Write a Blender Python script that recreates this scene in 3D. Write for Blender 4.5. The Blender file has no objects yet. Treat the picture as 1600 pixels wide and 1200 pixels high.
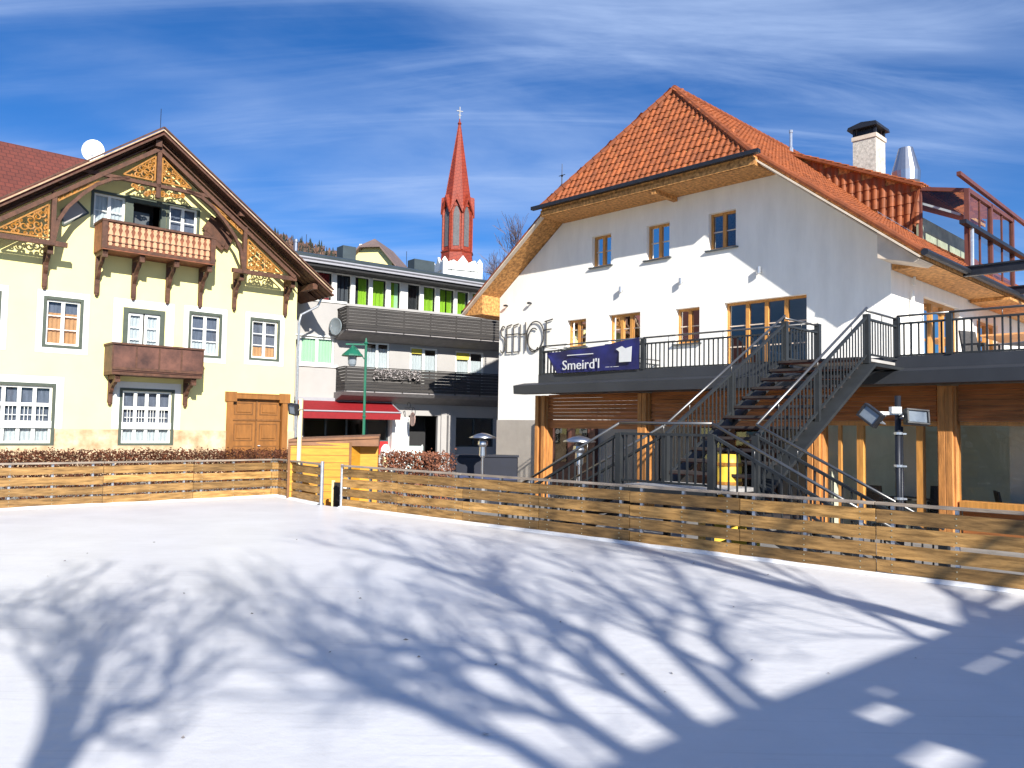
import bpy, math, random
import numpy as np
from mathutils import Vector, Matrix
R = math.radians
sc = bpy.context.scene
COL = sc.collection
# ------------------------------------------------------------------ camera
f_px, pitch, roll = 1250.0, R(3.16), R(0.95)
fw = Vector((0, math.cos(pitch), math.sin(pitch)))
up0 = Vector((0, -math.sin(pitch), math.cos(pitch))); rt0 = Vector((1, 0, 0))
rt = rt0*math.cos(roll) + up0*math.sin(roll); upv = up0*math.cos(roll) - rt0*math.sin(roll)
cam = bpy.data.cameras.new('camera'); co = bpy.data.objects.new('camera', cam); COL.objects.link(co)
m3 = Matrix((rt, upv, -fw)).transposed()
co.matrix_world = Matrix.Translation((0, 0, 1.7)) @ m3.to_4x4()
cam.sensor_width = 36; cam.lens = f_px/1600*36; cam.clip_end = 3000; cam.clip_start = .05
sc.camera = co
# ------------------------------------------------------------------ light
SUN_EL, SUN_AZ = R(28), R(-70)      # azimuth: angle of the direction towards the sun, from +X
sd = Vector((math.cos(SUN_AZ)*math.cos(SUN_EL), math.sin(SUN_AZ)*math.cos(SUN_EL), math.sin(SUN_EL)))
sl = bpy.data.lights.new('sun', 'SUN'); sl.energy = 4.9; sl.angle = R(.53); sl.color = (1, .955, .865)
so = bpy.data.objects.new('sun', sl); COL.objects.link(so)
so.rotation_euler = sd.to_track_quat('Z', 'Y').to_euler()
sc.view_settings.view_transform = 'Standard'; sc.view_settings.look = 'None'
sc.view_settings.exposure = .85; sc.view_settings.gamma = 1
w = bpy.data.worlds.new('World'); sc.world = w; w.use_nodes = True
nt = w.node_tree; N = nt.nodes; Lk = nt.links
for n in list(N): N.remove(n)
wo = N.new('ShaderNodeOutputWorld'); bg = N.new('ShaderNodeBackground'); bg.inputs[1].default_value = .062
sky = N.new('ShaderNodeTexSky'); sky.sky_type = 'NISHITA'; sky.sun_disc = False
sky.sun_elevation = SUN_EL; sky.sun_rotation = R(90) - SUN_AZ; sky.air_density = .9; sky.dust_density = .25; sky.ozone_density = 3.0
tint = N.new('ShaderNodeMix'); tint.data_type = 'RGBA'; tint.blend_type = 'MULTIPLY'; tint.inputs[0].default_value = 1
tint.inputs[7].default_value = (.25, .70, 1.2, 1)
Lk.new(sky.outputs[0], tint.inputs[6])
tc = N.new('ShaderNodeTexCoord'); sep = N.new('ShaderNodeSeparateXYZ'); Lk.new(tc.outputs['Generated'], sep.inputs[0])
def wmath(op, a, b=None, c=None):
    n = N.new('ShaderNodeMath'); n.operation = op
    for i, v in enumerate((a, b, c)):
        if v is None: continue
        if hasattr(v, 'links') or hasattr(v, 'is_linked'): Lk.new(v, n.inputs[i])
        else: n.inputs[i].default_value = v
    return n.outputs[0]
den = wmath('ADD', wmath('MAXIMUM', sep.outputs[2], 0.0), .22)
cx = wmath('DIVIDE', sep.outputs[0], den); cy = wmath('DIVIDE', sep.outputs[1], den)
cmb = N.new('ShaderNodeCombineXYZ'); Lk.new(cx, cmb.inputs[0]); Lk.new(cy, cmb.inputs[1])
def cloud(scale, sx, sy, rot, detail, lo, hi, dist, rough=.55):
    mp = N.new('ShaderNodeMapping'); mp.inputs['Rotation'].default_value = (0, 0, R(rot)); mp.inputs['Scale'].default_value = (sx, sy, 1)
    Lk.new(cmb.outputs[0], mp.inputs[0])
    nz = N.new('ShaderNodeTexNoise'); nz.inputs['Scale'].default_value = scale; nz.inputs['Detail'].default_value = detail
    nz.inputs['Roughness'].default_value = rough; nz.inputs['Distortion'].default_value = dist
    Lk.new(mp.outputs[0], nz.inputs['Vector'])
    mr = N.new('ShaderNodeMapRange'); mr.interpolation_type = 'SMOOTHSTEP'
    mr.inputs['From Min'].default_value = lo; mr.inputs['From Max'].default_value = hi
    Lk.new(nz.outputs[0], mr.inputs[0]); return mr.outputs[0]
c1 = cloud(1.1, .55, 1.5, 14, 7, .36, .70, .55)
c2 = cloud(3.0, .3, 1.9, 20, 9, .38, .74, .9, .62)
c3 = cloud(.75, .8, 1.5, 8, 3, .33, .56, .3)
cf = wmath('MULTIPLY', c3, wmath('ADD', wmath('MULTIPLY', c1, .62), wmath('MULTIPLY', c2, .42)))
cf = wmath('MINIMUM', wmath('MULTIPLY', cf, .85), .8)
cm = N.new('ShaderNodeMix'); cm.data_type = 'RGBA'; cm.inputs[7].default_value = (4.8, 6.3, 9.4, 1)
Lk.new(cf, cm.inputs[0]); Lk.new(tint.outputs[2], cm.inputs[6])
Lk.new(cm.outputs[2], bg.inputs[0]); Lk.new(bg.outputs[0], wo.inputs[0])

# ------------------------------------------------------------------ materials
def mat(name, col, rough=.7, metal=0, var=.12, scale=4, stretch=(1, 1, 1), bump=0, bscale=None, tone=False, rnd=0, col2=None, spec=.5, detail=6, lo=.35, hi=.65, coat=0):
    m = bpy.data.materials.new(name); m.use_nodes = True; t = m.node_tree; n = t.nodes; l = t.links
    b = n['Principled BSDF']; b.inputs['Roughness'].default_value = rough; b.inputs['Metallic'].default_value = metal
    b.inputs['Specular IOR Level'].default_value = spec; b.inputs['Coat Weight'].default_value = coat
    tcn = n.new('ShaderNodeTexCoord'); mp = n.new('ShaderNodeMapping'); mp.inputs['Scale'].default_value = stretch
    l.new(tcn.outputs['Object'], mp.inputs[0])
    nz = n.new('ShaderNodeTexNoise'); nz.inputs['Scale'].default_value = scale; nz.inputs['Detail'].default_value = detail; nz.inputs['Roughness'].default_value = .62
    l.new(mp.outputs[0], nz.inputs['Vector'])
    mr = n.new('ShaderNodeMapRange'); mr.inputs[1].default_value = lo; mr.inputs[2].default_value = hi; l.new(nz.outputs[0], mr.inputs[0])
    mx = n.new('ShaderNodeMix'); mx.data_type = 'RGBA'; l.new(mr.outputs[0], mx.inputs[0])
    a = Vector(col[:3]); c2_ = Vector(col2) if col2 else a
    mx.inputs[6].default_value = (*(a*(1-var)), 1); mx.inputs[7].default_value = (*[min(1, v*(1+var)) for v in c2_], 1)
    out = mx.outputs[2]
    if tone or rnd:
        if tone:
            at = n.new('ShaderNodeAttribute'); at.attribute_name = 'tone'; src = at.outputs['Fac']; k0, k1 = .74, 1.26
        else:
            oi = n.new('ShaderNodeObjectInfo'); src = oi.outputs['Random']; k0, k1 = 1-rnd, 1+rnd
        r2 = n.new('ShaderNodeMapRange'); r2.inputs[3].default_value = k0; r2.inputs[4].default_value = k1; l.new(src, r2.inputs[0])
        m2 = n.new('ShaderNodeVectorMath'); m2.operation = 'SCALE'; l.new(out, m2.inputs[0]); l.new(r2.outputs[0], m2.inputs['Scale']); out = m2.outputs[0]
    l.new(out, b.inputs['Base Color'])
    if bump:
        nb = n.new('ShaderNodeTexNoise'); nb.inputs['Scale'].default_value = bscale or scale*4; nb.inputs['Detail'].default_value = 5
        l.new(mp.outputs[0], nb.inputs['Vector'])
        bp = n.new('ShaderNodeBump'); bp.inputs['Strength'].default_value = bump; bp.inputs['Distance'].default_value = .02
        l.new(nb.outputs[0], bp.inputs['Height']); l.new(bp.outputs[0], b.inputs['Normal'])
    return m
def ice_detail(m):
    t = m.node_tree; n = t.nodes; l = t.links; b = n['Principled BSDF']
    tcn = n.new('ShaderNodeTexCoord'); out = None; src = b.inputs['Base Color'].links[0].from_socket
    for k, (rot, sx_, sy_, sc_) in enumerate(((20, .25, 9, 3), (-35, .2, 11, 3.5), (75, .3, 10, 3))):
        mp = n.new('ShaderNodeMapping'); mp.inputs['Rotation'].default_value = (0, 0, R(rot)); mp.inputs['Scale'].default_value = (sx_, sy_, 1); l.new(tcn.outputs['Object'], mp.inputs[0])
        nz = n.new('ShaderNodeTexNoise'); nz.inputs['Scale'].default_value = sc_; nz.inputs['Detail'].default_value = 3; nz.inputs['Distortion'].default_value = .6; l.new(mp.outputs[0], nz.inputs[0])
        mr = n.new('ShaderNodeMapRange'); mr.inputs[1].default_value = .63; mr.inputs[2].default_value = .72; mr.inputs[3].default_value = 1; mr.inputs[4].default_value = .93; l.new(nz.outputs[0], mr.inputs[0])
        v = n.new('ShaderNodeVectorMath'); v.operation = 'SCALE'; l.new(src, v.inputs[0]); l.new(mr.outputs[0], v.inputs['Scale']); src = v.outputs[0]
    l.new(src, b.inputs['Base Color'])
def glassmat(name, tintc=(.75, .8, .82), refl=.35, rough=.02):
    m = bpy.data.materials.new(name); m.use_nodes = True; t = m.node_tree; n = t.nodes; l = t.links
    n.remove(n['Principled BSDF']); o = n['Material Output']
    tr = n.new('ShaderNodeBsdfTransparent'); tr.inputs[0].default_value = (*tintc, 1)
    gl = n.new('ShaderNodeBsdfGlossy'); gl.inputs['Roughness'].default_value = rough
    lw = n.new('ShaderNodeLayerWeight'); lw.inputs[0].default_value = refl
    nz = n.new('ShaderNodeTexNoise'); nz.inputs['Scale'].default_value = 1.5
    tcn = n.new('ShaderNodeTexCoord'); l.new(tcn.outputs['Object'], nz.inputs[0])
    bp = n.new('ShaderNodeBump'); bp.inputs['Strength'].default_value = .05; bp.inputs['Distance'].default_value = .05; l.new(nz.outputs[0], bp.inputs['Height'])
    l.new(bp.outputs[0], gl.inputs['Normal'])
    mx = n.new('ShaderNodeMixShader'); l.new(lw.outputs['Fresnel'], mx.inputs[0]); l.new(tr.outputs[0], mx.inputs[1]); l.new(gl.outputs[0], mx.inputs[2])
    l.new(mx.outputs[0], o.inputs[0]); return m
def brickmat(name, c1_, c2_, bw, bh, rot=(0, 0, 0), mortar=(.02, .01, .01), ms=.012, rough=.8, bump=.4, offset=.5):
    m = bpy.data.materials.new(name); m.use_nodes = True; t = m.node_tree; n = t.nodes; l = t.links
    b = n['Principled BSDF']; b.inputs['Roughness'].default_value = rough
    tcn = n.new('ShaderNodeTexCoord'); mp = n.new('ShaderNodeMapping'); mp.inputs['Rotation'].default_value = rot; l.new(tcn.outputs['Object'], mp.inputs[0])
    br = n.new('ShaderNodeTexBrick'); br.inputs['Scale'].default_value = 1; br.inputs['Brick Width'].default_value = bw; br.inputs['Row Height'].default_value = bh
    br.inputs['Mortar Size'].default_value = ms; br.inputs['Mortar Smooth'].default_value = .3; br.offset = offset
    br.inputs['Color1'].default_value = (*c1_, 1); br.inputs['Color2'].default_value = (*c2_, 1); br.inputs['Mortar'].default_value = (*mortar, 1)
    l.new(mp.outputs[0], br.inputs[0])
    nz = n.new('ShaderNodeTexNoise'); nz.inputs['Scale'].default_value = .9; nz.inputs['Detail'].default_value = 7; l.new(tcn.outputs['Object'], nz.inputs[0])
    mr = n.new('ShaderNodeMapRange'); mr.inputs[3].default_value = .7; mr.inputs[4].default_value = 1.3; l.new(nz.outputs[0], mr.inputs[0])
    sca = n.new('ShaderNodeVectorMath'); sca.operation = 'SCALE'; l.new(br.outputs[0], sca.inputs[0]); l.new(mr.outputs[0], sca.inputs['Scale']); l.new(sca.outputs[0], b.inputs['Base Color'])
    bp = n.new('ShaderNodeBump'); bp.inputs['Strength'].default_value = bump; bp.inputs['Distance'].default_value = .03; bp.invert = True
    l.new(br.outputs['Fac'], bp.inputs['Height']); l.new(bp.outputs[0], b.inputs['Normal'])
    return m
M = dict(
 ice=mat('ice', (.64, .64, .66), rough=.42, var=.05, scale=1.2, bump=.25, bscale=9, spec=.35),
 edge=mat('rink_edge', (.8, .81, .83), rough=.6, var=.05, bump=.3),
 paving=mat('paving', (.2, .19, .18), rough=.9, var=.25, scale=2, bump=.3),
 yellow=mat('yellow_plaster', (.80, .715, .315), rough=.9, var=.04, scale=.8, bump=.12, bscale=30),
 whitetrim=mat('white_trim', (.8, .8, .76), rough=.85, var=.03, bump=.1, bscale=30),
 plinth=mat('plinth', (.47, .31, .165), rough=.9, var=.22, scale=1.6, col2=(.55, .42, .28), bump=.4),
 green=mat('dark_green_paint', (.065, .08, .06), rough=.5, var=.1),
 white=mat('white_paint', (.78, .78, .74), rough=.45, var=.04),
 brown=mat('brown_wood', (.085, .034, .018), rough=.7, var=.35, scale=5, stretch=(1, 1, 1), bump=.3),
 brownlt=mat('reddish_wood', (.2, .065, .03), rough=.7, var=.3, scale=5, bump=.2),
 rust=mat('weathered_brown_panel', (.075, .028, .02), rough=.6, var=.4, scale=1.6, bump=.1, col2=(.11, .045, .03)),
 ochre=mat('ochre_wood', (.32, .135, .018), rough=.6, var=.25, scale=7),
 verge=mat('pale_verge_wood', (.42, .29, .18), rough=.7, var=.2, scale=4),
 bal=mat('pale_cutout', (.5, .29, .16), rough=.6, var=.15, scale=8),
 oak=mat('oak_door', (.25, .1, .022), rough=.5, var=.2, scale=5, stretch=(1, 1, .2), bump=.1),
 oakd=mat('oak_door_dark', (.18, .075, .02), rough=.5, var=.2),
 redroof=brickmat('brown_red_roof', (.145, .034, .022), (.12, .03, .02), .3, .24, mortar=(.08, .02, .015), ms=.02, bump=.6),
 lead=mat('lead', (.09, .1, .11), rough=.5, metal=.3, var=.15),
 glass=glassmat('window_glass'), backing=mat('grey_blue_backing', (.15, .155, .2), rough=.9, var=.25, scale=3, stretch=(3, 3, .4)),
 glassb=glassmat('window_glass_dark', (.35, .38, .42), .42), glassr=glassmat('room_glass', (.9, .92, .88), .35),
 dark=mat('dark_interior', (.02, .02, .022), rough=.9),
 curtain=mat('net_curtain', (.62, .62, .62), rough=.9, var=.12, scale=12, stretch=(3, 3, .4)),
 orangec=mat('orange_blind', (.62, .3, .12), rough=.8, var=.1),
 plaster=mat('white_plaster', (.84, .815, .76), rough=.92, var=.055, scale=1.4, stretch=(1.4, 1.4, .35), bump=.3, bscale=14),
 greyplinth=mat('grey_plinth', (.36, .32, .28), rough=.9, var=.1, scale=1),
 tile=mat('orange_tile', (.25, .064, .015), rough=.68, var=.25, scale=2.5, tone=True),
 ridge=mat('ridge_tile', (.22, .056, .016), rough=.7, var=.25, scale=3),
 osb=mat('osb_soffit', (.40, .175, .05), rough=.8, var=.4, scale=9, col2=(.52, .25, .075)),
 palewood=mat('pale_verge_plaster', (.6, .5, .4), rough=.8, var=.12, scale=2),
 gutter=mat('gutter_metal', (.03, .032, .04), rough=.45, metal=.5, var=.15),
 winwood=mat('larch_window', (.52, .235, .055), rough=.5, var=.2, scale=6, stretch=(3, 3, .3)),
 muntin=mat('pale_muntin', (.62, .5, .4), rough=.5),
 steel=mat('grey_steel', (.024, .027, .03), rough=.55, metal=0, spec=.35, var=.15, scale=3),
 rail=mat('handrail_steel', (.2, .195, .19), rough=.35, metal=.8, var=.05),
 galv=mat('galvanised', (.5, .52, .55), rough=.35, metal=.7, var=.15, scale=12),
 fascia=mat('anthracite_sheet', (.032, .035, .043), rough=.55, metal=0, var=.12, scale=1.2),
 clad=mat('larch_cladding', (.42, .145, .04), rough=.6, var=.35, scale=3, stretch=(1, .35, 5), bump=.2),
 post=mat('larch_post', (.46, .19, .05), rough=.65, var=.3, scale=4, stretch=(4, 4, .5), bump=.3),
 tread=mat('stair_tread', (.035, .026, .024), rough=.7, var=.3),
 treadred=mat('stair_underside', (.1, .025, .02), rough=.7, var=.3),
 concrete=mat('concrete', (.4, .38, .36), rough=.9, var=.1, scale=2, bump=.15),
 board=mat('fence_board', (.225, .112, .022), rough=.62, var=.38, scale=2.2, stretch=(1.2, 9, 9), bump=.5, bscale=6, rnd=.42, col2=(.29, .16, .05)),
 boardg=mat('weathered_rail', (.25, .2, .155), rough=.75, var=.3, scale=2.5, stretch=(1, 8, 8), bump=.3, rnd=.15),
 screw=mat('screw', (.6, .58, .4), rough=.3, metal=.8),
 mgrey=mat('pale_grey_render', (.36, .345, .335), rough=.9, var=.04, scale=1, bump=.1),
 mroof=mat('slate_grey_roof', (.035, .05, .058), rough=.6, var=.25, scale=.8, bump=.2),
 mwood=mat('weathered_balcony', (.03, .026, .024), rough=.75, var=.45, scale=1.5, stretch=(.5, .5, 9), bump=.3),
 pale=mat('pale_metal', (.3, .3, .33), rough=.5, var=.05),
 lime=mat('lime_curtain', (.28, .5, .02), rough=.85, var=.2, scale=10, stretch=(4, 4, .2)),
 mint=mat('mint_curtain', (.45, .68, .42), rough=.85, var=.12, scale=10, stretch=(4, 4, .2)),
 red=mat('red_fabric', (.22, .002, .006), rough=.75, var=.12, scale=6),
 redp=mat('red_paint', (.42, .012, .014), rough=.5, var=.1),
 spire=brickmat('spire_red', (.26, .032, .009), (.22, .026, .008), .55, .45, rot=(R(90), 0, R(20)), mortar=(.12, .01, .005), ms=.025, rough=.6, bump=.3),
 spired=mat('spire_dark', (.1, .1, .105), rough=.7, var=.2),
 pine=mat('yellow_pine', (.55, .26, .022), rough=.6, var=.16, scale=3, stretch=(1, 1, 6), bump=.1),
 pined=mat('roof_board', (.2, .09, .04), rough=.7, var=.2),
 cream=mat('cream_pole', (.82, .66, .36), rough=.5, var=.06),
 leaf=mat('beech_leaf', (.115, .036, .018), rough=.75, var=.4, scale=6, tone=True, col2=(.19, .065, .03)),
 bark=mat('bark', (.1, .08, .07), rough=.9, var=.3, scale=5, bump=.4),
 barkf=mat('far_bark', (.15, .11, .12), rough=.9, var=.2),
 steelb=mat('brushed_steel', (.5, .5, .52), rough=.3, metal=.95, var=.06),
 lampgreen=mat('green_paint', (.012, .12, .07), rough=.4, var=.1),
 navy=mat('navy_paint', (.005, .007, .018), rough=.5, var=.2),
 black=mat('black_plastic', (.02, .02, .022), rough=.45, var=.1),
 floodglass=mat('flood_glass', (.2, .23, .26), rough=.15, var=.12, scale=9),
 blue=mat('blue_banner', (.011, .012, .09), rough=.6, var=.25, scale=3),
 bwhite=mat('banner_white', (.62, .62, .62), rough=.6, var=.05),
 letter=mat('letter_metal', (.05, .045, .04), rough=.5, metal=.4),
 hill=mat('hill_ground', (.10, .07, .045), rough=.95, var=.3, scale=.05),
 conifer=mat('conifer', (.02, .028, .022), rough=.95, tone=True),
 decid=mat('bare_wood', (.15, .085, .06), rough=.95, tone=True),
 paleyellow=mat('pale_yellow_wall', (.78, .68, .3), rough=.9, var=.04),
 brownroof=mat('brown_roof', (.16, .11, .1), rough=.8, var=.15, scale=1),
 ybright=mat('bright_yellow', (.85, .55, .05), rough=.5, var=.12),
 inner=mat('inner_wall', (.75, .73, .62), rough=.9, var=.1, scale=.8),
 wicker=mat('dark_wicker', (.05, .045, .042), rough=.7, var=.3, scale=20),
 speck=mat('speck', (.2, .18, .17), rough=.8),
)

ice_detail(M['ice'])
# ------------------------------------------------------------------ mesh helpers
class MB:
    def __init__(s, F=None, flip=False): s.v = []; s.f = []; s.t = []; s.g = []; s.n = 0; s.F = F; s.flip = flip; s.tone = 0.5
    def add(s, vs, fs):
        s.n += 1; b = len(s.v); s.v += [tuple(s.F(*p)) if s.F else tuple(p) for p in vs]
        for q in fs:
            q = [b+i for i in q]; s.f.append(q[::-1] if s.flip else q); s.t.append(s.tone); s.g.append(s.n)
        return s
    def box(s, x0, x1, y0, y1, z0, z1):
        x0, x1 = sorted((x0, x1)); y0, y1 = sorted((y0, y1)); z0, z1 = sorted((z0, z1))
        return s.add([(x, y, z) for z in (z0, z1) for x, y in ((x0, y0), (x1, y0), (x1, y1), (x0, y1))],
                     [(3, 2, 1, 0), (4, 5, 6, 7), (0, 1, 5, 4), (1, 2, 6, 5), (2, 3, 7, 6), (3, 0, 4, 7)])
    def bar(s, p, q, w, h, ref=(0, 0, 1)):
        p = Vector(p); q = Vector(q); d = (q-p).normalized(); r = Vector(ref)
        if abs(d.dot(r)) > .98: r = Vector((1, 0, 0))
        a = d.cross(r).normalized()*w/2; b = a.cross(d).normalized()*h/2
        return s.add([p-a-b, p+a-b, p+a+b, p-a+b, q-a-b, q+a-b, q+a+b, q-a+b],
                     [(3, 2, 1, 0), (4, 5, 6, 7), (0, 1, 5, 4), (1, 2, 6, 5), (2, 3, 7, 6), (3, 0, 4, 7)])
    def tube(s, pts, r, n=6, cap=True):
        P = [Vector(p) for p in pts]; rr = r if isinstance(r, (list, tuple)) else [r]*len(P)
        vs = []; fs = []; prev = None
        for i, p in enumerate(P):
            d = (P[min(i+1, len(P)-1)] - P[max(i-1, 0)]).normalized()
            if prev is None:
                a = d.orthogonal().normalized()
            else:
                a = (prev - d*prev.dot(d))
                a = a.normalized() if a.length > 1e-5 else d.orthogonal().normalized()
            prev = a; b = d.cross(a)
            for k in range(n):
                th = 2*math.pi*k/n; vs.append(p + (a*math.cos(th) + b*math.sin(th))*rr[i])
        for i in range(len(P)-1):
            for k in range(n):
                k2 = (k+1) % n; fs.append((i*n+k, i*n+k2, (i+1)*n+k2, (i+1)*n+k))
        if cap: fs.append(tuple(range(n))[::-1]); fs.append(tuple((len(P)-1)*n+k for k in range(n)))
        return s.add(vs, fs)
    def lathe(s, prof, c=(0, 0, 0), n=16):     # prof (r,z)
        vs = [(c[0]+r*math.cos(2*math.pi*k/n), c[1]+r*math.sin(2*math.pi*k/n), c[2]+z) for r, z in prof for k in range(n)]
        fs = [(i*n+k, i*n+(k+1) % n, (i+1)*n+(k+1) % n, (i+1)*n+k) for i in range(len(prof)-1) for k in range(n)]
        fs.append(tuple(range(n))[::-1]); fs.append(tuple((len(prof)-1)*n+k for k in range(n)))
        return s.add(vs, fs)
    def prism(s, poly, a, d):   # poly list of 3D points, extruded by vector d
        n = len(poly); P = [Vector(p) for p in poly]; d = Vector(d)
        return s.add(P + [p+d for p in P], [tuple(range(n))[::-1], tuple(range(n, 2*n))] + [(i, (i+1) % n, n+(i+1) % n, n+i) for i in range(n)])
    def poly(s, pts): return s.add(pts, [tuple(range(len(pts)))])
    def build(s, name, m, parent=None, smooth=False, bevel=0, split=False):
        if split:
            out = []
            for k in sorted(set(s.g)):
                fi = [i for i, g_ in enumerate(s.g) if g_ == k]; used = sorted({v for i in fi for v in s.f[i]}); mp = {v: j for j, v in enumerate(used)}
                q = MB(); q.v = [s.v[v] for v in used]; q.f = [[mp[v] for v in s.f[i]] for i in fi]; q.t = [s.t[i] for i in fi]; q.g = [0]*len(fi); out.append(q.build(name, m, parent, smooth, bevel))
            return out[0]
        me = bpy.data.meshes.new(name); me.from_pydata(s.v, [], s.f)
        at = me.attributes.new('tone', 'FLOAT', 'FACE'); at.data.foreach_set('value', s.t)
        me.materials.append(M[m] if isinstance(m, str) else m)
        if smooth: me.polygons.foreach_set('use_smooth', [True]*len(me.polygons))
        o = bpy.data.objects.new(name, me); COL.objects.link(o)
        if parent: o.parent = parent
        if bevel:
            bv = o.modifiers.new('b', 'BEVEL'); bv.width = bevel; bv.segments = 1; bv.limit_method = 'ANGLE'
        me.update(); return o
def tag(o, label=None, cat=None, group=None, kind=None):
    if label: o['label'] = label
    if cat: o['category'] = cat
    if group: o['group'] = group
    if kind: o['kind'] = kind
    return o
def empty(name, loc, rz=0, **k):
    o = bpy.data.objects.new(name, None); COL.objects.link(o); o.location = loc; o.rotation_euler = (0, 0, rz); o.empty_display_size = .3
    return tag(o, **k)
def kids(o): return [c for c in bpy.data.objects if c.parent == o]
def copy_tree(o, parent=None):
    c = o.copy(); COL.objects.link(c); c.parent = parent
    for ch in kids(o): copy_tree(ch, c)
    return c
def clip(poly, cv):      # convex clip, cv counter-clockwise
    out = poly
    for i in range(len(cv)):
        a, b = cv[i], cv[(i+1) % len(cv)]; inp = out; out = []
        if not inp: break
        side = lambda p: (b[0]-a[0])*(p[1]-a[1]) - (b[1]-a[1])*(p[0]-a[0])
        for j in range(len(inp)):
            p, q = inp[j-1], inp[j]; sp, sq = side(p), side(q)
            if (sp >= 0) != (sq >= 0):
                t = sp/(sp-sq); out.append((p[0]+(q[0]-p[0])*t, p[1]+(q[1]-p[1])*t))
            if sq >= 0: out.append(q)
    return out
def facade(mb, cv, holes, rev=.22, d=0):
    xs = sorted({p[0] for p in cv} | {h[0] for h in holes} | {h[1] for h in holes})
    zs = sorted({p[1] for p in cv} | {h[2] for h in holes} | {h[3] for h in holes})
    for x0, x1 in zip(xs, xs[1:]):
        for z0, z1 in zip(zs, zs[1:]):
            cxm, czm = (x0+x1)/2, (z0+z1)/2
            if any(h[0] < cxm < h[1] and h[2] < czm < h[3] for h in holes): continue
            pl = clip([(x0, z0), (x1, z0), (x1, z1), (x0, z1)], cv)
            if len(pl) > 2: mb.add([(x, d, z) for x, z in pl], [tuple(range(len(pl)))])
    for a0, a1, z0, z1 in holes:
        mb.add([(a0, d, z0), (a0, d, z1), (a0, d-rev, z1), (a0, d-rev, z0)], [(0, 1, 2, 3)])
        mb.add([(a1, d, z0), (a1, d, z1), (a1, d-rev, z1), (a1, d-rev, z0)], [(3, 2, 1, 0)])
        mb.add([(a0, d, z1), (a1, d, z1), (a1, d-rev, z1), (a0, d-rev, z1)], [(0, 1, 2, 3)])
        mb.add([(a0, d, z0), (a1, d, z0), (a1, d-rev, z0), (a0, d-rev, z0)], [(3, 2, 1, 0)])
def ringbox(mb, a0, a1, z0, z1, w_, d0, d1):
    mb.box(a0, a0+w_, d0, d1, z0, z1); mb.box(a1-w_, a1, d0, d1, z0, z1)
    mb.box(a0+w_, a1-w_, d0, d1, z1-w_, z1); mb.box(a0+w_, a1-w_, d0, d1, z0, z0+w_)
def window(root, F, a0, a1, z0, z1, inset=.12, fwid=.06, fm='white', mm='white', cols=2, rows=3, cas=2, curtain=None, cz=(0, 1), glass='glass', sill=None, name='window', fl=True):
    mb = MB(F, fl); ringbox(mb, a0, a1, z0, z1, fwid, -inset-.07, -inset)
    W = (a1-a0-2*fwid)/cas
    for k in range(1, cas): mb.box(a0+fwid+W*k-fwid*.75, a0+fwid+W*k+fwid*.75, -inset-.065, -inset+.012, z0+fwid, z1-fwid)
    win = mb.build(name, fm, root)
    g = MB(F, fl); g.add([(a0+fwid, -inset-.045, z0+fwid), (a1-fwid, -inset-.045, z0+fwid), (a1-fwid, -inset-.045, z1-fwid), (a0+fwid, -inset-.045, z1-fwid)], [(0, 1, 2, 3)])
    g.build('pane', glass, win)
    mu = MB(F, fl); cpc = max(1, cols//cas); any_ = False
    for k in range(cas):
        b0 = a0+fwid+W*k
        for j in range(1, cpc): mu.box(b0+W*j/cpc-.014, b0+W*j/cpc+.014, -inset-.06, -inset-.02, z0+fwid, z1-fwid); any_ = True
    for j in range(1, rows):
        zz = z0+fwid+(z1-z0-2*fwid)*j/rows; mu.box(a0+fwid, a1-fwid, -inset-.058, -inset-.022, zz-.016, zz+.016); any_ = True
    if any_: mu.build('muntin', mm, win, split=True)
    if curtain:
        c = MB(F, fl); zz0 = z0+(z1-z0)*cz[0]; zz1 = z0+(z1-z0)*cz[1]; n = max(8, int((a1-a0)*22)); vs = []
        for i in range(n+1):
            a = a0+.05+(a1-a0-.1)*i/n; vs += [(a, -inset-.13+.018*math.sin(i*1.9), zz0), (a, -inset-.13+.018*math.sin(i*1.9+.4), zz1)]
        c.add(vs, [(2*i, 2*i+2, 2*i+3, 2*i+1) for i in range(n)]); c.build('curtain', curtain, win)
    if sill: s_ = MB(F, fl); s_.box(a0-.08, a1+.08, -inset, .09, z0-.04, z0-.005); s_.build('sill', sill, win)
    return win
def textmesh(txt, size, spacing=1.0):
    c = bpy.data.curves.new('t', 'FONT'); c.body = txt; c.size = size; c.extrude = .004; c.space_character = spacing; c.resolution_u = 3
    o = bpy.data.objects.new('t', c); COL.objects.link(o)
    dg = bpy.context.evaluated_depsgraph_get(); me = bpy.data.meshes.new_from_object(o.evaluated_get(dg))
    vs = [tuple(v.co) for v in me.vertices]; fs = [tuple(p.vertices) for p in me.polygons]
    bpy.data.objects.remove(o); bpy.data.curves.remove(c); bpy.data.meshes.remove(me); return vs, fs
def curl(mb, cx_, cz_, r, turns, d, rad, start=0, sgn=1):
    pts = []
    for i in range(13):
        t = i/12; th = start+sgn*turns*2*math.pi*t; rr = r*(1-.75*t); pts.append((cx_+rr*math.cos(th), d, cz_+rr*math.sin(th)))
    mb.tube(pts, rad, 4)

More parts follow.
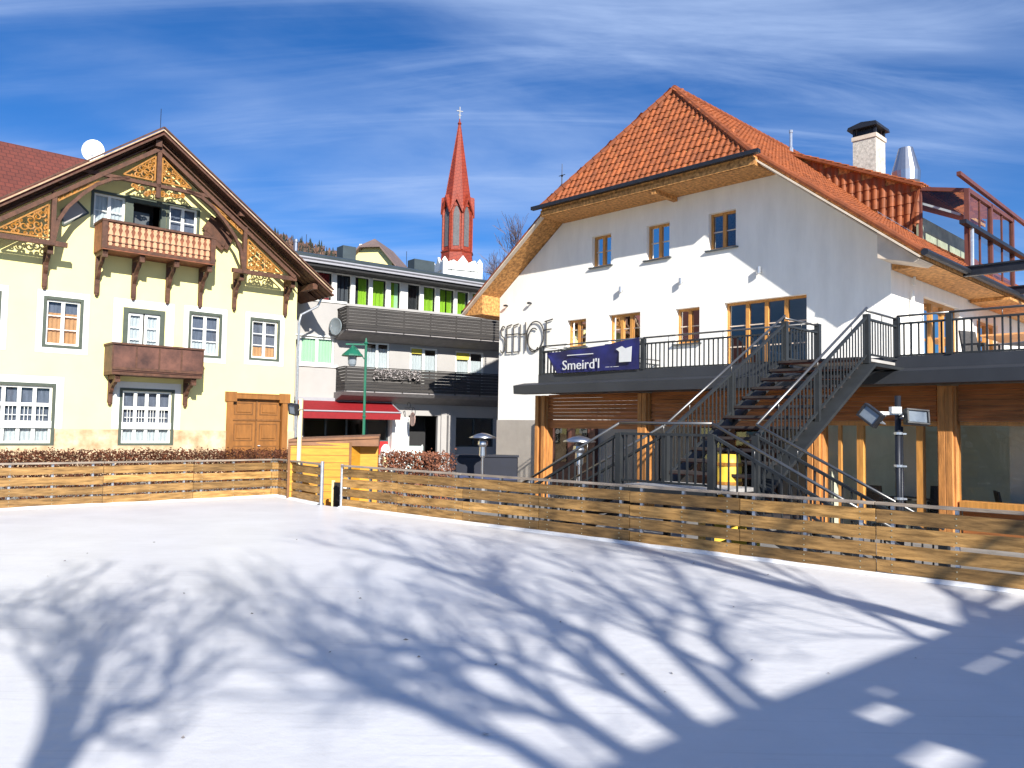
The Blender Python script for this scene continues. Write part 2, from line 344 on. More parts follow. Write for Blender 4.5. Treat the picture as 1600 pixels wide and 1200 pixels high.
# ------------------------------------------------------------------ setting
GZ = -.5
g = MB(); g.add([(-1500, -300, GZ), (1500, -300, GZ), (1500, 1500, GZ), (-1500, 1500, GZ)], [(0, 1, 2, 3)]); tag(g.build('ground', 'paving'), kind='structure')
ICE = .12
pc = Vector((-5.128, 17.77)); pl = Vector((-8.926, 14.114)); dl_ = (pl-pc).normalized()
g1 = Vector((-3.735, 15.948)); g2 = Vector((-3.251, 15.517)); pr = Vector((5.208, 8.184)); dr_ = (pr-g2).normalized()
Lend = pc+dl_*14; Rend = g2+dr_*16
rk = [pc, Lend, Vector((-12, -9)), Vector((4, -10)), Rend, g2, g1]
rk = [(p.x, p.y) for p in rk]
# fine grid not needed: one sheet with sides
mb = MB(); mb.prism([(x, y, GZ-.02) for x, y in rk], None, (0, 0, ICE-GZ+.02)); tag(mb.build('ice_rink', 'ice'), kind='structure')
rng = random.Random(5)
mb = MB()
for a, b in ((pc, Lend), (pc, g1), (g2, Rend)):
    d = (b-a); L_ = d.length; d.normalize(); nrm = Vector((-d.y, d.x)); 
    if nrm.dot(Vector((0, 5))-a) < 0: nrm = -nrm
    n = int(L_/.25); vs = []
    for i in range(n+1):
        p = a+d*(L_*i/n); wv = .10+rng.random()*.03; hh = .03+.012*rng.random()
        q = p+nrm*wv; r_ = p-nrm*.06
        vs += [(r_.x, r_.y, ICE-.02), (r_.x, r_.y, ICE+hh), ((p+nrm*.05).x, (p+nrm*.05).y, ICE+hh), (q.x, q.y, ICE+.002)]
    mb.add(vs, [(4*i+k, 4*i+k+1, 4*i+k+5, 4*i+k+4) for i in range(n) for k in range(3)])
tag(mb.build('snow_edge', 'edge', smooth=True), kind='structure')
mb = MB()
for i in range(80):
    x, y = rng.uniform(-7, 6), rng.uniform(2.2, 14)
    if y > 15+x*.8 or y > 13.5-x*.8+.5: continue
    r_ = rng.uniform(.004, .012); th = rng.random()*6.3; e = rng.uniform(1, 2.6)
    mb.add([(x+r_*e*math.cos(th), y+r_*e*math.sin(th), ICE+.006), (x-r_*math.sin(th), y+r_*math.cos(th), ICE+.012), (x-r_*e*math.cos(th), y-r_*e*math.sin(th), ICE+.006), (x+r_*math.sin(th), y-r_*math.cos(th), ICE+.004)], [(0, 1, 2, 3)])
tag(mb.build('debris_specks', 'speck'), label='tiny dark bits of leaf litter scattered on the ice', cat='litter', kind='stuff')

# ------------------------------------------------------------------ fences
def fence(name, A, B, length, pitch_, label, seed, endposts=(), off=0.0, face=None):
    rg = random.Random(seed)
    d = (B-A).normalized(); ang = math.atan2(d.y, d.x)
    root = empty(name, (A.x, A.y, ICE), ang, label=label, cat='fence', group='wooden fences around the ice rink')
    loc = lambda P: (P-A)
    c = Vector((0, 5))-A; nl = Vector((-d.y, d.x)).dot(c); sg = 1 if nl > 0 else -1      # ice side in local y
    n = max(1, round((length-off)/pitch_)); js = [off+i*pitch_ for i in range(n+1)]
    if off: js = [0]+js
    if length < pitch_: js = [0, length]
    js[-1] = length if len(js) == 2 else js[-1]
    for j0, j1 in zip(js, js[1:]):
        Lp = j1-j0; o1 = .17*Lp/1.63
        for t in (j0+o1, (j0+j1)/2, j1-o1):
            mb = MB(); mb.box(t-.02, t+.02, -sg*.065, -sg*.02, -.1, .79); mb.build('post', 'galv', root)
        for zc in (.10, .285, .475, .66):
            dz0, dz1 = rg.uniform(-.012, .012), rg.uniform(-.012, .012); hh = rg.uniform(.066, .077)
            mb = MB(); n_ = 6; vs = []
            for i in range(n_+1):
                t = j0+.006+(Lp-.012)*i/n_; z = zc+dz0+(dz1-dz0)*i/n_; yb = rg.uniform(-.003, .003)
                vs += [(t, -sg*.018+yb, z-hh), (t, sg*.008+yb, z-hh), (t, sg*.008+yb, z+hh+rg.uniform(-.004, .004)), (t, -sg*.018+yb, z+hh)]
            fs = [(4*i+k, 4*i+(k+1) % 4, 4*(i+1)+(k+1) % 4, 4*(i+1)+k) for i in range(n_) for k in range(4)]+[(3, 2, 1, 0), (4*n_, 4*n_+1, 4*n_+2, 4*n_+3)]
            mb.add(vs, fs); bo = mb.build('board', 'board', root)
            sm = MB()
            for t in (j0+o1, (j0+j1)/2, j1-o1):
                for q in (-.035, .035): sm.box(t-.006, t+.006, sg*.008, sg*.014, zc+q-.006, zc+q+.006)
            sm.build('screw', 'screw', bo)
        mb = MB(); mb.box(j0+.004, j1-.004, -.05, .03, .785, .82); mb.build('top_rail', 'boardg', root, bevel=.004)
    return root
fence('rink_fence', pc, pl, 13.6, 1.72, 'sunlit slatted wooden rink fence in front of the yellow house', 1, off=.17)
fence('rink_fence', pc, g1, (g1-pc).length, 2.6, 'short slatted fence piece between the fence corner and the gate gap', 2)
fence('rink_fence', g2, pr, 15, 1.63, 'long slatted wooden rink fence running past the steel stairs', 3)
mb = MB(); mb.tube([(g1.x, g1.y, ICE-.3), (g1.x, g1.y, ICE+.86)], .035, 10); tag(mb.build('gate_post', 'galv'), label='galvanised gate post left of the rink gap', cat='post', group='gate posts')
mb = MB(); mb.tube([(g2.x, g2.y, ICE-.3), (g2.x, g2.y, ICE+.83)], .03, 10); tag(mb.build('gate_post', 'galv'), label='galvanised gate post right of the rink gap', cat='post', group='gate posts')

# ------------------------------------------------------------------ hedges
def hedge(label, A, B, wid, z1, seed):
    A = Vector(A); B = Vector(B); d = (B-A); L_ = d.length; ang = math.atan2(d.y, d.x); rg = random.Random(seed)
    root = empty('beech_hedge', (A.x, A.y, GZ), ang, label=label, cat='hedge', group='clipped brown beech hedges')
    mb = MB(); H = z1-GZ
    for i in range(int(L_*3200*wid/.8)):
        x = rg.uniform(0, L_); y = rg.uniform(-wid/2, wid/2); z = H*(rg.random()**.55)+rg.gauss(0, .02)
        if rg.random() < .06: z = H+abs(rg.gauss(0, .05))
        s_ = rg.uniform(.022, .042); v1 = Vector((rg.gauss(0, 1), rg.gauss(0, 1), rg.gauss(0, 1))).normalized()*s_; v2 = v1.orthogonal().normalized()*s_*.6
        c = Vector((x, y, z)); mb.tone = rg.random()
        mb.add([c-v1, c+v2, c+v1, c-v2], [(0, 1, 2, 3)])
    mb.build('foliage', 'leaf', root)
    mb = MB()
    for i in range(int(L_*14)):
        x = rg.uniform(0, L_); y = rg.uniform(-wid/3, wid/3)
        mb.tube([(x, y, 0), (x+rg.gauss(0, .06), y+rg.gauss(0, .05), H*.6), (x+rg.gauss(0, .12), y+rg.gauss(0, .08), H+rg.uniform(-.1, .12))], [.012, .008, .003], 3)
    mb.build('stem', 'bark', root)
hl = Vector((-6.6, 22.0)); hdir = Vector((math.cos(R(43)), math.sin(R(43))))
hedge('long brown beech hedge behind the left rink fence below the yellow house', (-6.0, 22.6), (-6.0-hdir.x*14, 22.6-hdir.y*14), .9, .93, 11)
hedge('short brown beech hedge behind the gate right of the yellow kiosk', (-3.1, 19.6), (-1.45, 18.4), .7, 1.03, 12)

# ------------------------------------------------------------------ yellow house (left)
LH = empty('yellow_house', (-9.551, 35.074, 0), R(42), label='cream yellow gabled house with carved brown timber gable and two brown balconies', cat='house')
FL = lambda a, d, z: (a, -d, z)
XC = -6.35
cvL = [(-12.8, GZ), (0, GZ), (0, 7.95), (XC, 12.45), (-12.8, 7.75)]
wins = [(-12.35, -11.2, 4.42, 6.08), (-9.73, -8.6, 4.42, 6.08), (-4.58, -3.4, 4.45, 6.10), (-2.03, -.85, 4.49, 6.12)]
gw = [(-11.45, -9.38, .88, 2.94), (-7.05, -5.2, .88, 2.90)]
at = [(-8.34, -7.22, 9.0, 10.27), (-5.60, -4.48, 9.1, 10.33)]
bd = (-7.13, -5.6, 3.75, 6.06); ad = (-7.15, -5.7, 8.1, 10.38); dr = (-2.82, -.47, GZ, 2.85)
holes = wins+gw+at+[bd, ad, dr]
mb = MB(FL, True); facade(mb, cvL, holes, .25)
mb.F = None; mb.flip = False
mb.add([(0, 0, GZ), (0, 14, GZ), (0, 14, 7.95), (0, 0, 7.95)], [(0, 1, 2, 3)])
mb.add([(-12.8, 0, GZ), (-12.8, .8, GZ), (-12.8, .8, 7.75), (-12.8, 0, 7.75)], [(3, 2, 1, 0)])
mb.add([(-32, .8, GZ), (-12.8, .8, GZ), (-12.8, .8, 7.4), (-32, .8, 7.4)], [(0, 1, 2, 3)])
mb.add([(-32, 14, GZ), (0, 14, GZ), (0, 14, 7.95), (-32, 14, 7.4)], [(3, 2, 1, 0)])
mb.add([(-32, .8, GZ), (-32, 14, GZ), (-32, 14, 7.4), (-32, 7, 13), (-32, .8, 7.4)], [(4, 3, 2, 1, 0)])
mb.add([(0, 0, 7.95), (0, 14, 7.95), (-1, 7, 13)], [(0, 1, 2)])
for z in (3.3, 6.9): mb.add([(-32, .3, z), (-.1, .3, z), (-.1, 13.9, z), (-32, 13.9, z)], [(0, 1, 2, 3)])
mb.build('wall', 'yellow', LH)
mb = MB(FL, True)
for a0, a1 in ((-12.86, -11.55), (-9.28, -7.15), (-5.1, -2.96), (-.33, .04)): mb.box(a0, a1, .004, .05, GZ, 1.4)
for a0, a1 in ((-11.55, -9.28), (-7.15, -5.1)): mb.box(a0, a1, .004, .05, GZ, .8)
mb.build('plinth', 'plinth', LH, split=True)
mb = MB(FL, True)
for a0, a1, z0, z1 in wins: ringbox(mb, a0-.28, a1+.28, z0-.28, z1+.3, .2, .004, .016)
for a0, a1, z0, z1 in gw: ringbox(mb, a0-.33, a1+.33, z0+.55, z1+.33, .25, .004, .012)
ringbox(mb, bd[0]-.35, bd[1]+.35, 3.7, bd[3]+.32, .3, .004, .014)
mb.build('window_surround', 'whitetrim', LH, split=True)
def lwin(a0, a1, z0, z1, cas=2, rows=3, **k):
    mb = MB(FL, True); ringbox(mb, a0-.09, a1+.09, z0-.09, z1+.09, .1, -.03, .03); tr = mb.build('window', 'green', LH)
    v = window(tr, FL, a0+.01, a1-.01, z0+.01, z1-.01, inset=.07, fwid=.075, cas=cas, rows=rows, name='sash', **k)
    bk = MB(FL, True); bk.add([(a0, -.235, z0), (a1, -.235, z0), (a1, -.235, z1), (a0, -.235, z1)], [(0, 1, 2, 3)]); bk.build('pane_backing', 'backing', tr)  # grey-blue sheet added behind the glass so panes don't look black
    return tr
lwin(*wins[0], curtain='curtain', cz=(0, .5))
lwin(*wins[1], curtain='orangec', cz=(0.02, .72))
lwin(*wins[2], curtain='curtain', cz=(0, .35))
lwin(*wins[3], curtain='orangec', cz=(0, .3))
for i, q in enumerate(gw):
    a0, a1, z0, z1 = q
    t = lwin(a0, a1, z0, z1, cas=4, rows=1, curtain='curtain', cz=(0, .36))
    mb = MB(FL, True); mb.box(a0+.08, a1-.08, -.135, -.055, z0+(z1-z0)*.64, z0+(z1-z0)*.70); mb.build('transom', 'white', t)
    mb = MB(FL, True); W = (a1-a0-.16)/4
    for k in range(4):
        for u in (.38, .62): mb.box(a0+.08+W*(k+u)-.008, a0+.08+W*(k+u)+.008, -.125, -.10, z0+(z1-z0)*.36, z0+(z1-z0)*.64)
        mb.box(a0+.14+W*k, a0+.02+W*(k+1), -.125, -.10, z0+(z1-z0)*.485, z0+(z1-z0)*.495)
    mb.build('muntin', 'white', t, split=True)
lwin(*at[0], rows=2, curtain='curtain', cz=(0, .95)); lwin(*at[1], rows=2)
# balcony doors
mb = MB(FL, True); ringbox(mb, bd[0], bd[1], bd[2], bd[3], .17, -.12, .03)
bdo = mb.build('balcony_door', 'green', LH)
window(bdo, FL, bd[0]+.17, (bd[0]+bd[1])/2-.03, bd[2]+.1, bd[3]-.17, inset=.05, fwid=.1, cas=1, cols=1, rows=4, name='leaf', curtain='curtain')
window(bdo, FL, (bd[0]+bd[1])/2+.03, bd[1]-.17, bd[2]+.1, bd[3]-.17, inset=.05, fwid=.1, cas=1, cols=1, rows=4, name='leaf', curtain='curtain')
mb = MB(FL, True); ringbox(mb, ad[0], ad[1], ad[2], ad[3], .22, -.16, .02); o = mb.build('attic_door', 'green', LH)
mb = MB(FL, True); mb.box(ad[0]+.22, ad[1]-.5, -.5, -.46, ad[2], ad[3]-.45); mb.build('leaf', 'lead', o)
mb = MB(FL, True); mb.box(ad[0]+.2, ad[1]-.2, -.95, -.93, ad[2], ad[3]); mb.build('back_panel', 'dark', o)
# big oak door
mb = MB(FL, True); mb.box(-3.0, -2.74, -.1, .07, GZ, 2.75); mb.box(-.55, -.29, -.1, .07, GZ, 2.75); mb.box(-3.0, -.29, -.1, .07, 2.75, 2.95)
mb.box(-3.08, -2.6, 0, .1, 2.62, 3.02); mb.box(-.69, -.21, 0, .1, 2.62, 3.02); mb.box(-2.6, -.69, 0, .085, 2.93, 2.985)
dj = mb.build('door', 'oak', LH)
for s0, s1 in ((-2.74, -1.66), (-1.63, -.55)):
    mb = MB(FL, True); mb.box(s0, s1, -.2, -.14, GZ, 2.75)
    lf = mb.build('leaf', 'oak', dj); m2 = MB(FL, True); m3_ = MB(FL, True)
    for z0, z1 in ((2.08, 2.6), (.98, 1.72), (-.3, .78)):
        ringbox(m3_, s0+.13, s1-.13, z0, z1, .045, -.14, -.122); m2.box(s0+.24, s1-.24, -.14, -.105, z0+.11, z1-.11)
    m3_.build('panel_groove', 'oakd', lf); m2.build('panel', 'oak', lf, split=True)
mb = MB(FL, True); mb.box(-2.74, -.55, -.14, -.1, 1.83, 1.9); mb.box(-1.68, -1.61, -.14, -.1, GZ, 2.75); mb.build('transom', 'oakd', dj)
mb = MB(FL, True); mb.tube([(-1.56, -.08, .78), (-1.46, -.06, .78)], .02, 6); mb.build('handle', 'galv', dj)
# slanted gable windows
for pts, fmn, inner in ((((-9.39, 9.35), (-8.92, 9.82), (-8.5, 9.43), (-9.33, 8.80)), 'green', 'curtain'), (((-3.82, 10.1), (-3.12, 9.62), (-3.42, 8.92), (-4.2, 9.5)), 'brown', 'brown')):
    c = Vector((sum(p[0] for p in pts)/4, sum(p[1] for p in pts)/4))
    mb = MB(FL, True); dp = .03 if fmn == 'green' else .28
    for i in range(4):
        p, q = pts[i], pts[(i+1) % 4]; mb.bar((p[0], dp/2, p[1]), (q[0], dp/2, q[1]), dp+.03, .09, ref=(0, 1, 0))
    o = mb.build('slanted_window', fmn, LH)
    mb = MB(FL, True); mb.add([(c.x+(p[0]-c.x)*.93, .012 if inner == 'curtain' else .2, c.y+(p[1]-c.y)*.93) for p in pts], [(0, 1, 2, 3)])
    mb.build('pane' if inner == 'curtain' else 'shutter_board', 'mgrey' if inner == 'curtain' else 'brown', o)
# roof
def slab(mb, poly, dz):
    mb.prism(poly, None, (0, 0, -dz))
rz = 12.84
mb = MB(); slab(mb, [(XC, -1.25, rz), (1.02, -1.25, 7.56), (1.02, 14.5, 7.56), (-.9, 7.2, 12.0), (XC, 7.2, rz)], .2)
slab(mb, [(XC, -1.25, rz), (XC, 7.2, rz), (-13.75, 7.2, 7.35), (-13.75, -1.25, 7.35)], .2)
LR = mb.build('roof', 'redroof', LH)
mb = MB(); slab(mb, [(-33, .1, 7.3), (-4, .1, 7.3), (-1.0, 7, 13.5), (-33, 7, 13.55)], .2); slab(mb, [(-33, 14, 7.6), (-33, 7, 13.55), (-1.0, 7, 13.5), (.6, 14, 7.6)], .2)
slab(mb, [(-1.0, 7, 13.5), (1.0, 1.5, 7.65), (1.0, 14, 7.6)], .2)
mb.build('main_roof', 'redroof', LH)
mb = MB()
for s, xe, ze in ((1, 1.02, 7.56), (-1, -13.75, 7.35)):
    mb.bar((XC, -1.27, rz-.03), (xe, -1.27, ze-.03), .05, .13, ref=(0, 1, 0))
mb.build('verge_board', 'verge', LH, split=True)
mb = MB()
for s, xe, ze in ((1, 1.05, 7.56), (-1, -13.78, 7.35)):
    mb.bar((XC, -1.33, rz+.06), (xe, -1.33, ze+.06), .05, .09, ref=(0, 1, 0)); mb.bar((XC, -1.26, rz-.2), (xe, -1.26, ze-.2), .06, .2, ref=(0, 1, 0))
mb.build('bargeboard', 'brown', LH, split=True)
mb = MB()   # soffit boards + purlins + barge inner
for xe, ze in ((1.0, 7.36), (-13.7, 7.15)):
    mb.add([(XC, -1.24, rz-.22), (xe, -1.24, ze-.02), (xe, 0, ze-.02), (XC, 0, rz-.22)], [(0, 1, 2, 3)])
    for k in range(1, 4):
        y = -1.24+k*.36; mb.bar((XC, y, rz-.26), (xe, y, ze-.06), .03, .03, ref=(0, 1, 0))
for x, z in ((XC-.1, 12.32), (-3.1, 10.28), (-9.75, 10.2), (.25, 7.72), (-12.95, 7.55)):
    mb.box(x-.11, x+.11, -1.15, .02, z-.14, z+.1)
mb.add([(1.0, 0, 7.3), (1.0, 14, 7.3), (.0, 14, 7.9), (.0, 0, 7.9)], [(0, 1, 2, 3)])
mb.build('soffit', 'brown', LH)
# truss
def sym(x): return 2*XC-x
yT = -.92
mb = MB(); br_ = lambda p, q, w_=.13, h=.16: mb.bar((p[0], yT, p[1]), (q[0], yT, q[1]), w_, h, ref=(0, 1, 0))
br_((XC, 12.5), (XC, 10.25), .16, .16); br_((sym(-3.4), 10.72), (-3.4-.9, 10.72)) ; 
for sx in (lambda x: x, sym):
    br_((sx(-6.3), 12.12), (sx(-.62), 7.98), .15, .2)
    mb.bar((sx(-6.3), yT+.12, 12.36), (sx(-.4), yT+.12, 8.04), .04, .42, ref=(0, 1, 0))
    pts = [(-5.3, 10.78), (-4.7, 10.62), (-4.2, 10.30), (-3.75, 9.85), (-3.3, 9.3), (-3.02, 8.75), (-2.9, 8.0)]
    for p, q in zip(pts, pts[1:]): br_((sx(p[0]), p[1]), (sx(q[0]), q[1]), .12, .16)
    br_((sx(-2.87), 9.75), (sx(-2.87), 7.85), .15, .17)
    br_((sx(-3.35), 7.92), (sx(-.55), 7.92), .17, .13)
    mb.box(sx(-2.94), sx(-2.80), yT, 0, 7.84, 7.98); mb.box(sx(-.66), sx(-.5), yT, 0, 7.84, 7.98)
mb.build('gable_truss', 'brown', LH)
def fret(tri, n, seed, rmin=.07, rmax=.15):
    rg = random.Random(seed); mb = MB(); y = yT+.02
    for i in range(3):
        p, q = tri[i], tri[(i+1) % 3]; mb.bar((p[0], y, p[1]), (q[0], y, q[1]), .05, .07, ref=(0, 1, 0))
    cnt = 0; placed = []
    for _ in range(3000):
        if cnt >= n: break
        u, v = rg.random(), rg.random()
        if u+v > 1: u, v = 1-u, 1-v
        x = tri[0][0]+(tri[1][0]-tri[0][0])*u+(tri[2][0]-tri[0][0])*v; z = tri[0][1]+(tri[1][1]-tri[0][1])*u+(tri[2][1]-tri[0][1])*v
        dm = 9
        for i in range(3):
            p, q = tri[i], tri[(i+1) % 3]; L_ = math.hypot(q[0]-p[0], q[1]-p[1]); dm = min(dm, abs((q[0]-p[0])*(z-p[1])-(q[1]-p[1])*(x-p[0]))/L_)
        r_ = min(rmax, dm)
        if r_ < rmin*.6 or any(math.hypot(x-a, z-b) < (r_+c)*.6 for a, b, c in placed): continue
        placed.append((x, z, r_)); cnt += 1
        curl(mb, x, z, r_, 1.25, y, .033, rg.random()*6.3, rg.choice((-1, 1)))
    return mb
for k, sx in enumerate((lambda x: x, sym)):
    fret([(sx(-6.22), 11.85), (sx(-5.1), 10.9), (sx(-6.22), 10.9)], 16, 20+k).build('fretwork_panel', 'ochre', LH)
    fret([(sx(-2.72), 9.28), (sx(-1.15), 8.08), (sx(-2.72), 8.08)], 26, 30+k).build('fretwork_panel', 'ochre', LH)
    fret([(sx(-4.3), 10.45), (sx(-2.98), 9.45), (sx(-3.05), 9.75)], 8, 40+k).build('fretwork_panel', 'ochre', LH)
    mb = MB(); rg = random.Random(50+k)
    for i in range(9):
        t = rg.random(); x = -6.25+.85*t; curl(mb, sx(x), 10.55-rg.random()*.42*(1-t), .09, 1.2, yT, .03, rg.random()*6, 1)
    mb.build('fretwork_pendant', 'ochre', LH)
# brackets
def bracket(a, ztop, drop, proj, w_=.15, arm=True):
    mb = MB(FL, True); mb.box(a-w_/2, a+w_/2, 0.005, .14, ztop-drop, ztop)
    if arm: mb.box(a-w_/2-.01, a+w_/2+.01, .14, proj, ztop-.15, ztop-.005)
    n = 9; up = []; lo = []
    for i in range(n+1):
        t = i/n; d = .14+(proj*.86-.14)*t; z = ztop-drop*.62+(drop*.62-.16)*(t**.75); th = .12+.035*math.sin(t*9)
        up.append((a-w_*.4, d, min(z+th, ztop-.15))); lo.append((a-w_*.4, d+.04*math.sin(t*12), z-th*.5))
    mb.prism(up+lo[::-1], None, (w_*.8, 0, 0)); mb.F = None; mb.F = FL
    mb.lathe([(.03, 0), (.07, .05), (.07, .1), (.04, .13)], (a, .08, ztop-drop-.12), 8)
    if arm: mb.box(a-w_/2-.015, a+w_/2+.015, proj-.12, proj, ztop-.26, ztop-.005)
    return mb.build('bracket', 'brown', LH)
for a in (-8.12, -6.83, -5.56, -4.28): bracket(a, 7.96, 1.5, 1.0)
for a in (-2.86, -.58, sym(-2.86), sym(-.58)): bracket(a, 7.84, 1.35, .75, arm=True)
for a in (-7.5, -4.72): bracket(a, 3.42, 1.0, .95)
# upper balcony
bx0, bx1 = -8.27, -4.15
mb = MB(FL, True); mb.box(bx0, bx1, .01, 1.12, 7.96, 8.06); mb.box(bx0, bx1, 1.0, 1.06, 8.06, 9.0); mb.box(bx0, bx0+.05, .01, 1.0, 8.06, 9.0); mb.box(bx1-.05, bx1, .01, 1.0, 8.06, 9.0)
bal = mb.build('balcony', 'brownlt', LH)
mb = MB(FL, True); mb.box(bx0-.03, bx1+.03, .98, 1.16, 9.0, 9.08); mb.box(bx0-.03, bx0+.1, .01, .98, 9.0, 9.08); mb.box(bx1-.1, bx1+.03, .01, .98, 9.0, 9.08)
mb.box(bx0-.02, bx0+.17, 1.06, 1.14, 8.02, 9.0); mb.box(bx1-.17, bx1+.02, 1.06, 1.14, 8.02, 9.0); mb.box(bx0, bx1, 1.06, 1.13, 8.0, 8.1); mb.build('rail', 'brown', bal)
nb = 17
for i in range(nb):
    a = bx0+.28+(bx1-bx0-.56)*i/(nb-1); mb = MB(FL, True)
    prof = [(.045, 8.13), (.07, 8.2), (.045, 8.25), (.05, 8.27), (.075, 8.33), (.06, 8.46), (.035, 8.5), (.085, 8.53), (.085, 8.56), (.06, 8.66), (.03, 8.73), (.05, 8.78), (.08, 8.84), (.05, 8.9), (.08, 8.97)]
    mb.prism([(a+r_, 1.062, z) for r_, z in prof]+[(a-r_, 1.062, z) for r_, z in prof[::-1]], None, (0, .03, 0)); mb.build('lit_cutout', 'bal', bal)  # pale shapes stand for cut-outs with the sunlit wall showing through
mb = MB(FL, True); mb.box(bx0+.17, bx1-.17, 1.06, 1.1, 8.5, 8.525); mb.box(bx0+.17, bx1-.17, 1.06, 1.1, 8.26, 8.28); mb.build('crossbar', 'brown', bal)
# lower balcony
cx0, cx1 = -7.74, -4.46
mb = MB(FL, True); mb.box(cx0, cx1, .01, 1.1, 3.55, 3.66); mb.box(cx0, cx1, 1.04, 1.1, 3.66, 4.53); mb.box(cx0, cx0+.05, .01, 1.04, 3.66, 4.53); mb.box(cx1-.05, cx1, .01, 1.04, 3.66, 4.53)
lb = mb.build('balcony', 'rust', LH)
mb = MB(FL, True); mb.box(cx0-.04, cx1+.04, 1.0, 1.16, 4.53, 4.6); mb.box(cx0-.04, cx0+.1, .01, 1.0, 4.53, 4.6); mb.box(cx1-.1, cx1+.04, .01, 1.0, 4.53, 4.6)
mb.box(cx0-.02, cx1+.02, 1.1, 1.14, 3.6, 3.7); mb.box(cx0, cx1, .01, 1.06, 3.43, 3.55)
for k in range(5): a = cx0+(cx1-cx0)*k/4; mb.box(a-.03, a+.03, 1.1, 1.115, 3.7, 4.53)
mb.build('rail', 'brown', lb)
# gutter, drainpipe, antenna
mb = MB(); mb.tube([(1.1, -1.2, 7.42), (1.1, 13, 7.42)], .07, 8); mb.tube([(1.1, -.2, 7.4), (.95, -.1, 7.0), (.18, -.06, 6.55), (.1, -.06, 6.2), (.1, -.06, GZ)], .055, 8)
mb.build('drainpipe', 'galv', LH)
mb = MB(); mb.tube([(XC, -.9, rz), (XC, -.9, rz+.9)], .012, 5); mb.build('lightning_rod', 'gutter', LH)
mb = MB(); mb.box(-2.9, -2.3, 5.2, 5.8, 10, 13.35); mb.build('chimney', 'redroof', LH)
# satellite dish on ridge
def dish(label, loc, r_, yaw, m, mast):
    root = empty('satellite_dish', loc, yaw, label=label, cat='satellite dish')
    mb = MB(); prof = []
    n = 20; rings = 6; vs = []
    for i in range(rings+1):
        q = i/rings; vs += [(q*r_*math.cos(2*math.pi*k/n), -.22*r_*(q*q), q*r_*math.sin(2*math.pi*k/n)*1.06) for k in range(n)]
    vs2 = [(x, y+.03, z) for x, y, z in vs]; fs = [(i*n+k, i*n+(k+1) % n, (i+1)*n+(k+1) % n, (i+1)*n+k) for i in range(rings) for k in range(n)]
    o_ = len(vs); mb.add(vs+vs2, fs+[tuple(o_+i for i in f[::-1]) for f in fs]+[(rings*n+k, rings*n+(k+1) % n, o_+rings*n+(k+1) % n, o_+rings*n+k) for k in range(n)])
    mb.build('reflector', m, root, smooth=True)
    mb = MB(); mb.tube([(0, -.15*r_, -r_), (0, -r_*.9, -r_*.25), (0, -r_*.85, 0)], .015, 5); mb.lathe([(.03, -.05), (.04, .04)], (0, -r_*.85, 0), 8); mb.build('feed_arm', 'galv', root)
    mb = MB(); mb.tube([(0, .04, 0), (0, .12, -.1), mast], .025, 6); mb.build('mast', 'galv', root)
    return root
def atL(x, y, z): a = R(42); return (-9.551+math.cos(a)*x-math.sin(a)*y, 35.074+math.sin(a)*x+math.cos(a)*y, z)
dish('white satellite dish on the ridge of the brown red roof', atL(-6.75, 6.8, 13.9), .48, R(12), 'white', (0, .15, -.75))

# ------------------------------------------------------------------ white inn (right); authored in its own units, 1 unit = 1.13 m
K = 1.13; SO = Vector((10.577, 22.224, -.221)); SA = R(44.2)
gz = (GZ-SO.z)/K
def sw(x, y, z): return (SO.x+K*(math.cos(SA)*x-math.sin(SA)*y), SO.y+K*(math.sin(SA)*x+math.cos(SA)*y), SO.z+K*z)
FS = lambda x, y, z: (K*x, K*y, K*z)
FG = lambda a, d, z: (-K*d, -K*a, K*z)      # gable face: a = -y
FR_ = lambda a, d, z: (K*a, -K*d, K*z)      # right side wall
SH = empty('white_inn', SO, SA, label='white plastered inn with orange tiled half-hipped roof and larch windows', cat='building')
RY, RZ = 6.95, 12.66
def fy(h): return [(-h[0], -h[1], h[2], h[3])]
gh = [(-10.75, -9.9, 4.5, 5.43), (-8.93, -7.66, 4.5, 5.45), (-6.33, -5.49, 4.33, 5.40), (-4.66, -2.18, 2.86, 5.42), (-9.68, -8.86, 7.12, 8.17), (-7.44, -6.57, 7.05, 8.15), (-5.19, -4.29, 7.03, 8.13)]
cvS = [(-14.15, gz), (0, gz), (0, 6.55), (-3.12, 8.97), (-10.88, 8.97), (-14.15, 6.57)]
mb = MB(FG, True); facade(mb, cvS, gh, .22)
mb.F = FR_
rh = [(2.25, 5.2, 2.86, 5.42), (6.8, 9.0, 2.86, 5.3)]
facade(mb, [(0, gz), (22, gz), (22, 6.5), (0, 6.5)], rh, .22)
mb.F = FS; mb.flip = False
mb.add([(0, 14.15, gz), (22, 14.15, gz), (22, 14.15, 6.4), (0, 14.15, 6.4)], [(3, 2, 1, 0)])
mb.add([(22, 0, gz), (22, 14.15, gz), (22, 14.15, 6.4), (22, RY, 12.4), (22, 0, 6.5)], [(0, 1, 2, 3, 4)])
for z in (2.7, 6.2): mb.add([(.25, .25, z), (21.8, .25, z), (21.8, 14, z), (.25, 14, z)], [(0, 1, 2, 3)])
mb.build('wall', 'plaster', SH)
mb = MB(FG, True); mb.box(-14.18, -.2, .005, .03, gz, 2.0); mb.build('plinth', 'greyplinth', SH)
for i, h in enumerate(gh):
    a0, a1, z0, z1 = h
    if i == 3:
        window(SH, FG, a0, a1, z0, z1, inset=.16, fwid=.07, fm='winwood', mm='muntin', cas=4, cols=4, rows=4, glass='glassb', name='terrace_door'); continue
    window(SH, FG, a0, a1, z0, z1, inset=.15, fwid=.07, fm='winwood', mm='muntin', cas=3 if i == 1 else 2, cols=2, rows=2 if i != 0 else 3, glass='glassb', sill='lead', curtain='curtain' if i in (0, 2) else None, cz=(0, .35))
